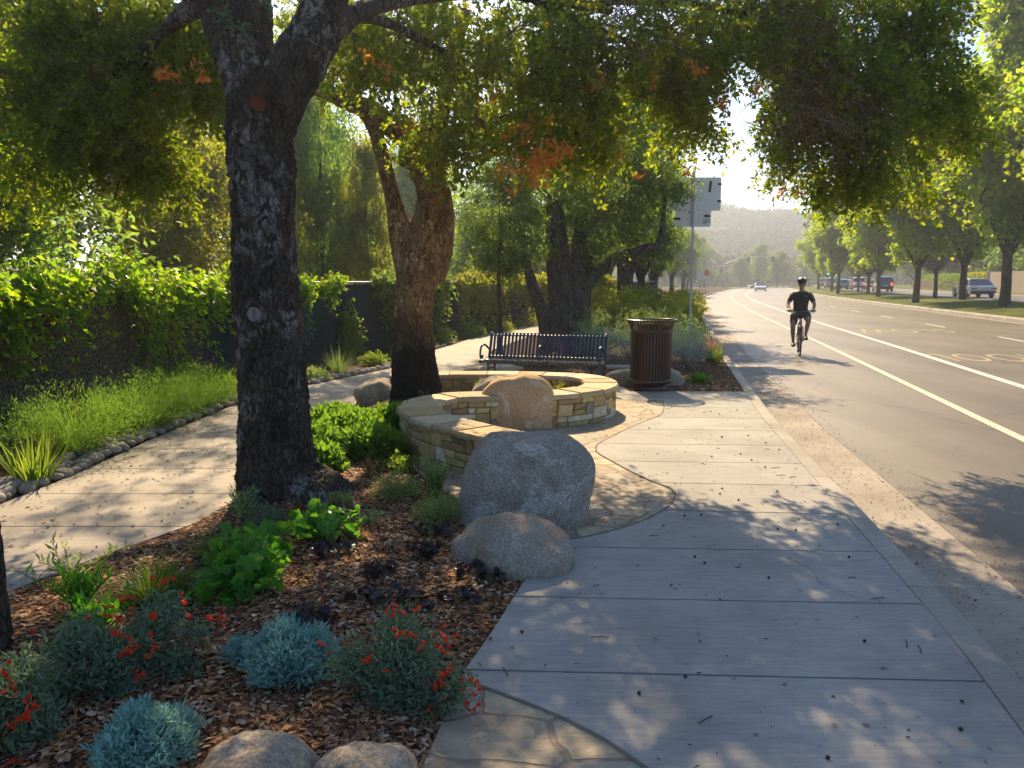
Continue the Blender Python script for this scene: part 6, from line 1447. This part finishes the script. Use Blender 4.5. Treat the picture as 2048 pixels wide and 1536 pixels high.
ch.append(([(0, -.182, 1.665), (0, -.200, 1.637)], [(.010, .012, .014), (.016, .014, .012)]))
ch.append(([(-.02, -.178, 1.607), (.02, -.178, 1.607)], [(.012, .010, .006), (.012, .010, .006)]))
for sx in (-1, 1):
    ch.append(([(sx*.077, -.085, 1.66), (sx*.080, -.08, 1.68)], [(.010, .018, .022), (.010, .018, .022)]))
    ch.append(([(sx*.17, -.02, 1.43), (sx*.215, -.02, 1.40), (sx*.265, -.06, 1.28), (sx*.295, -.10, 1.19)], [.065, .056, .048, .040]))
    ch.append(([(sx*.295, -.10, 1.19), (sx*.285, -.19, 1.135), (sx*.262, -.285, 1.088)], [.041, .038, .026]))
    ch += hand(sx)
    ch.append(([(sx*.09, .18, 1.00), (sx*.13, .02, .90) if sx < 0 else (sx*.13, -.02, .94), kn[sx]], [.098, .086, .060]))
    k, a = kn[sx], an[sx]; ch.append(([k, k.lerp(a, .35)+Vector((0, .02, 0)), k.lerp(a, .75), a], [.056, .058, .042, .036]))
    ch.append(([a, a+Vector((0, -.04, -.06)), a+Vector((0, -.13, -.08))], [.036, .036, .026]))
flesh('body', ch, M_skin, pr, .0085, 4)
ch = [([(0, .20, .99), (0, .13, 1.14), (0, .06, 1.27), (0, .0, 1.40), (0, -.03, 1.47)], [(.178, .135, .06), (.172, .13, .10), (.188, .128, .10), (.215, .127, .10), (.14, .095, .055)])]
for sx in (-1, 1): ch.append(([(sx*.16, -.02, 1.42), (sx*.20, -.02, 1.39), (sx*.258, -.055, 1.28)], [.070, .062, .060]))
flesh('shirt', ch, M_shirt, pr, .010, 3)
ch = [([(0, .21, .93), (0, .18, 1.03)], [(.178, .13, .09), (.172, .13, .06)])]
for sx in (-1, 1):
    m_ = kn[sx].lerp(Vector((sx*.10, .18, 1.0)), .25); ch.append(([(sx*.09, .18, .99), (sx*.135, .02, .90) if sx < 0 else (sx*.135, -.02, .94), m_], [.112, .103, .088]))
flesh('shorts', ch, M_shorts, pr, .010, 3)
for sx in (-1, 1):
    a = an[sx]; flesh('shoe', [([a+Vector((0, .03, -.075)), a+Vector((0, -.08, -.09)), a+Vector((0, -.19, -.095))], [(.054, .06, .052), (.056, .07, .048), (.050, .055, .036)])], M_shoe, pr, .009, 3)
hm = flesh('helmet', [([(0, -.09, 1.745), (0, -.055, 1.75)], [(.112, .128, .082), (.112, .135, .084)])], M_helm, pr, .009, 3)
mb = MB()
for k in (-2, -1, 1, 2): mb.tube(catmull([(k*.028, -.195, 1.775), (k*.032, -.12, 1.822-.006*abs(k)), (k*.032, -.03, 1.828-.006*abs(k)), (k*.028, .05, 1.79)], 4), .009, 6)
mb.build('helmet_vents', M_wh, pr, True)
mb = MB(); mb.tube([(-.078, -.09, 1.672), (-.06, -.165, 1.672), (-.012, -.19, 1.67)], .005, 6); mb.tube([(.078, -.09, 1.672), (.06, -.165, 1.672), (.012, -.19, 1.67)], .005, 6)
for sx in (-1, 1): mb.box((sx*.034, -.186, 1.668), (.052, .008, .030), Matrix.Rotation(R(14*sx), 3, 'Z'))
mb.build('sunglasses', M_trim, pr)
mb = MB(); mb.add([(.085, -.135, 1.375), (.115, -.13, 1.375), (.108, -.132, 1.392), (.10, -.134, 1.40)], [(0, 1, 2, 3)]); mb.build('shirt_emblem', M_wh, pr)

# ------------------------------------------------------------------ hills, far wood, haze
def hillm():
    m = N('hillside'); p = m.pos(); a = m.noise(.03, p, 7, .65); b_ = m.vor(.10, p)
    col = m.ramp(a, [(.35, (.025, .035, .02)), (.55, (.045, .052, .03)), (.7, (.08, .07, .045))]); col = m.mix(1.0, col, m.ramp(b_, [(.1, 1.3), (.6, .6)]), 'MULTIPLY')
    m.bsdf(col, .95, 0, m.bump(b_, 1, 4), .05); return m.m
def hillz(x, y):
    t = (y-300)/290; hgt = 40*math.exp(-((x-95)/110)**2)+30*math.exp(-((x+80)/120)**2)+34*math.exp(-((x-300)/130)**2)
    return -1.0+hgt*math.sin(max(0, min(1, t*1.4))*math.pi*.5)*(1+.12*mnoise.noise(Vector((x*.012, y*.012, 0))))+3*mnoise.noise(Vector((x*.04, y*.04, 1)))*min(1, max(0, t)*5)
V = []; nx, ny = 70, 30
for j in range(ny):
    for i in range(nx):
        x = -380+i*13; y = 300+j*10; t = j/(ny-1)
        hgt = 40*math.exp(-((x-95)/110)**2)+30*math.exp(-((x+80)/120)**2)+34*math.exp(-((x-300)/130)**2)
        z = -1.0+hgt*math.sin(min(1, t*1.4)*math.pi*.5)*(1+.12*mnoise.noise(Vector((x*.012, y*.012, 0))))+3*mnoise.noise(Vector((x*.04, y*.04, 1)))*min(1, t*5)-2*(t < .01)
        V.append((x, y, z))
F = [(j*nx+i, j*nx+i+1, (j+1)*nx+i+1, (j+1)*nx+i) for j in range(ny-1) for i in range(nx-1)]
struct(mkmesh('hills', V, F, hillm(), smooth=True))
rg = np.random.default_rng(500); n = 5200
x = -60+330*rg.random(n); y = 235+75*rg.random(n)**1.2; C = np.stack([x, y, 1+np.abs(rg.normal(size=n))*0], 1); hh = 5+5*np.sin(x*.07)*np.sin(y*.05)+3*rg.random(n)
P = np.repeat(C, 9, 0); P[:, :2] += rg.normal(size=(n*9, 2))*1.6; P[:, 2] = np.repeat(hh, 9)*rg.random(n*9)**.5
hp = [(60+90*rg.random()*(1 if rg.random() > .5 else -1)+60*rg.random(), 305+200*rg.random()) for _ in range(5200)]
hp = [q for q in hp if mnoise.noise(Vector((q[0]*.03, q[1]*.03, 4))) > -.12]
C = np.array([(a, b, hillz(a, b)) for a, b in hp]); m_ = len(C); Q = np.repeat(C, 12, 0)+rg.normal(size=(m_*12, 3))*[1.5, 1.5, 0]; Q[:, 2] += np.repeat(2.2+2.2*rg.random(m_), 12)*rg.random(m_*12)**.6
L_far = leafmat('leaf_far', [(.035, .045, .028), (.05, .06, .035), (.06, .06, .04)], [(.06, .08, .04), (.09, .10, .05)], .3, .9)
P = np.concatenate([P, Q])
V, F = leaves(P, 1.3, rg, .8, 0); tag(mkmesh('far_wood', V, F, L_far), 'hazy mass of trees below the hill beyond the crossing', 'wood', kind='stuff')
mb = MB().box((0, 640, 25.9), (2700, 1480, 56.2)); hz = mb.build('haze', None); hz.data.materials.clear()
m = bpy.data.materials.new('haze'); m.use_nodes = True; m.node_tree.nodes.clear(); o_ = m.node_tree.nodes.new('ShaderNodeOutputMaterial'); v_ = m.node_tree.nodes.new('ShaderNodeVolumePrincipled')
v_.inputs['Color'].default_value = (.76, .87, 1.0, 1); v_.inputs['Density'].default_value = .0013; v_.inputs['Anisotropy'].default_value = .55
m.node_tree.links.new(v_.outputs[0], o_.inputs['Volume']); hz.data.materials.append(m); tag(hz, 'pale morning haze over the road and hills', 'haze', kind='stuff')
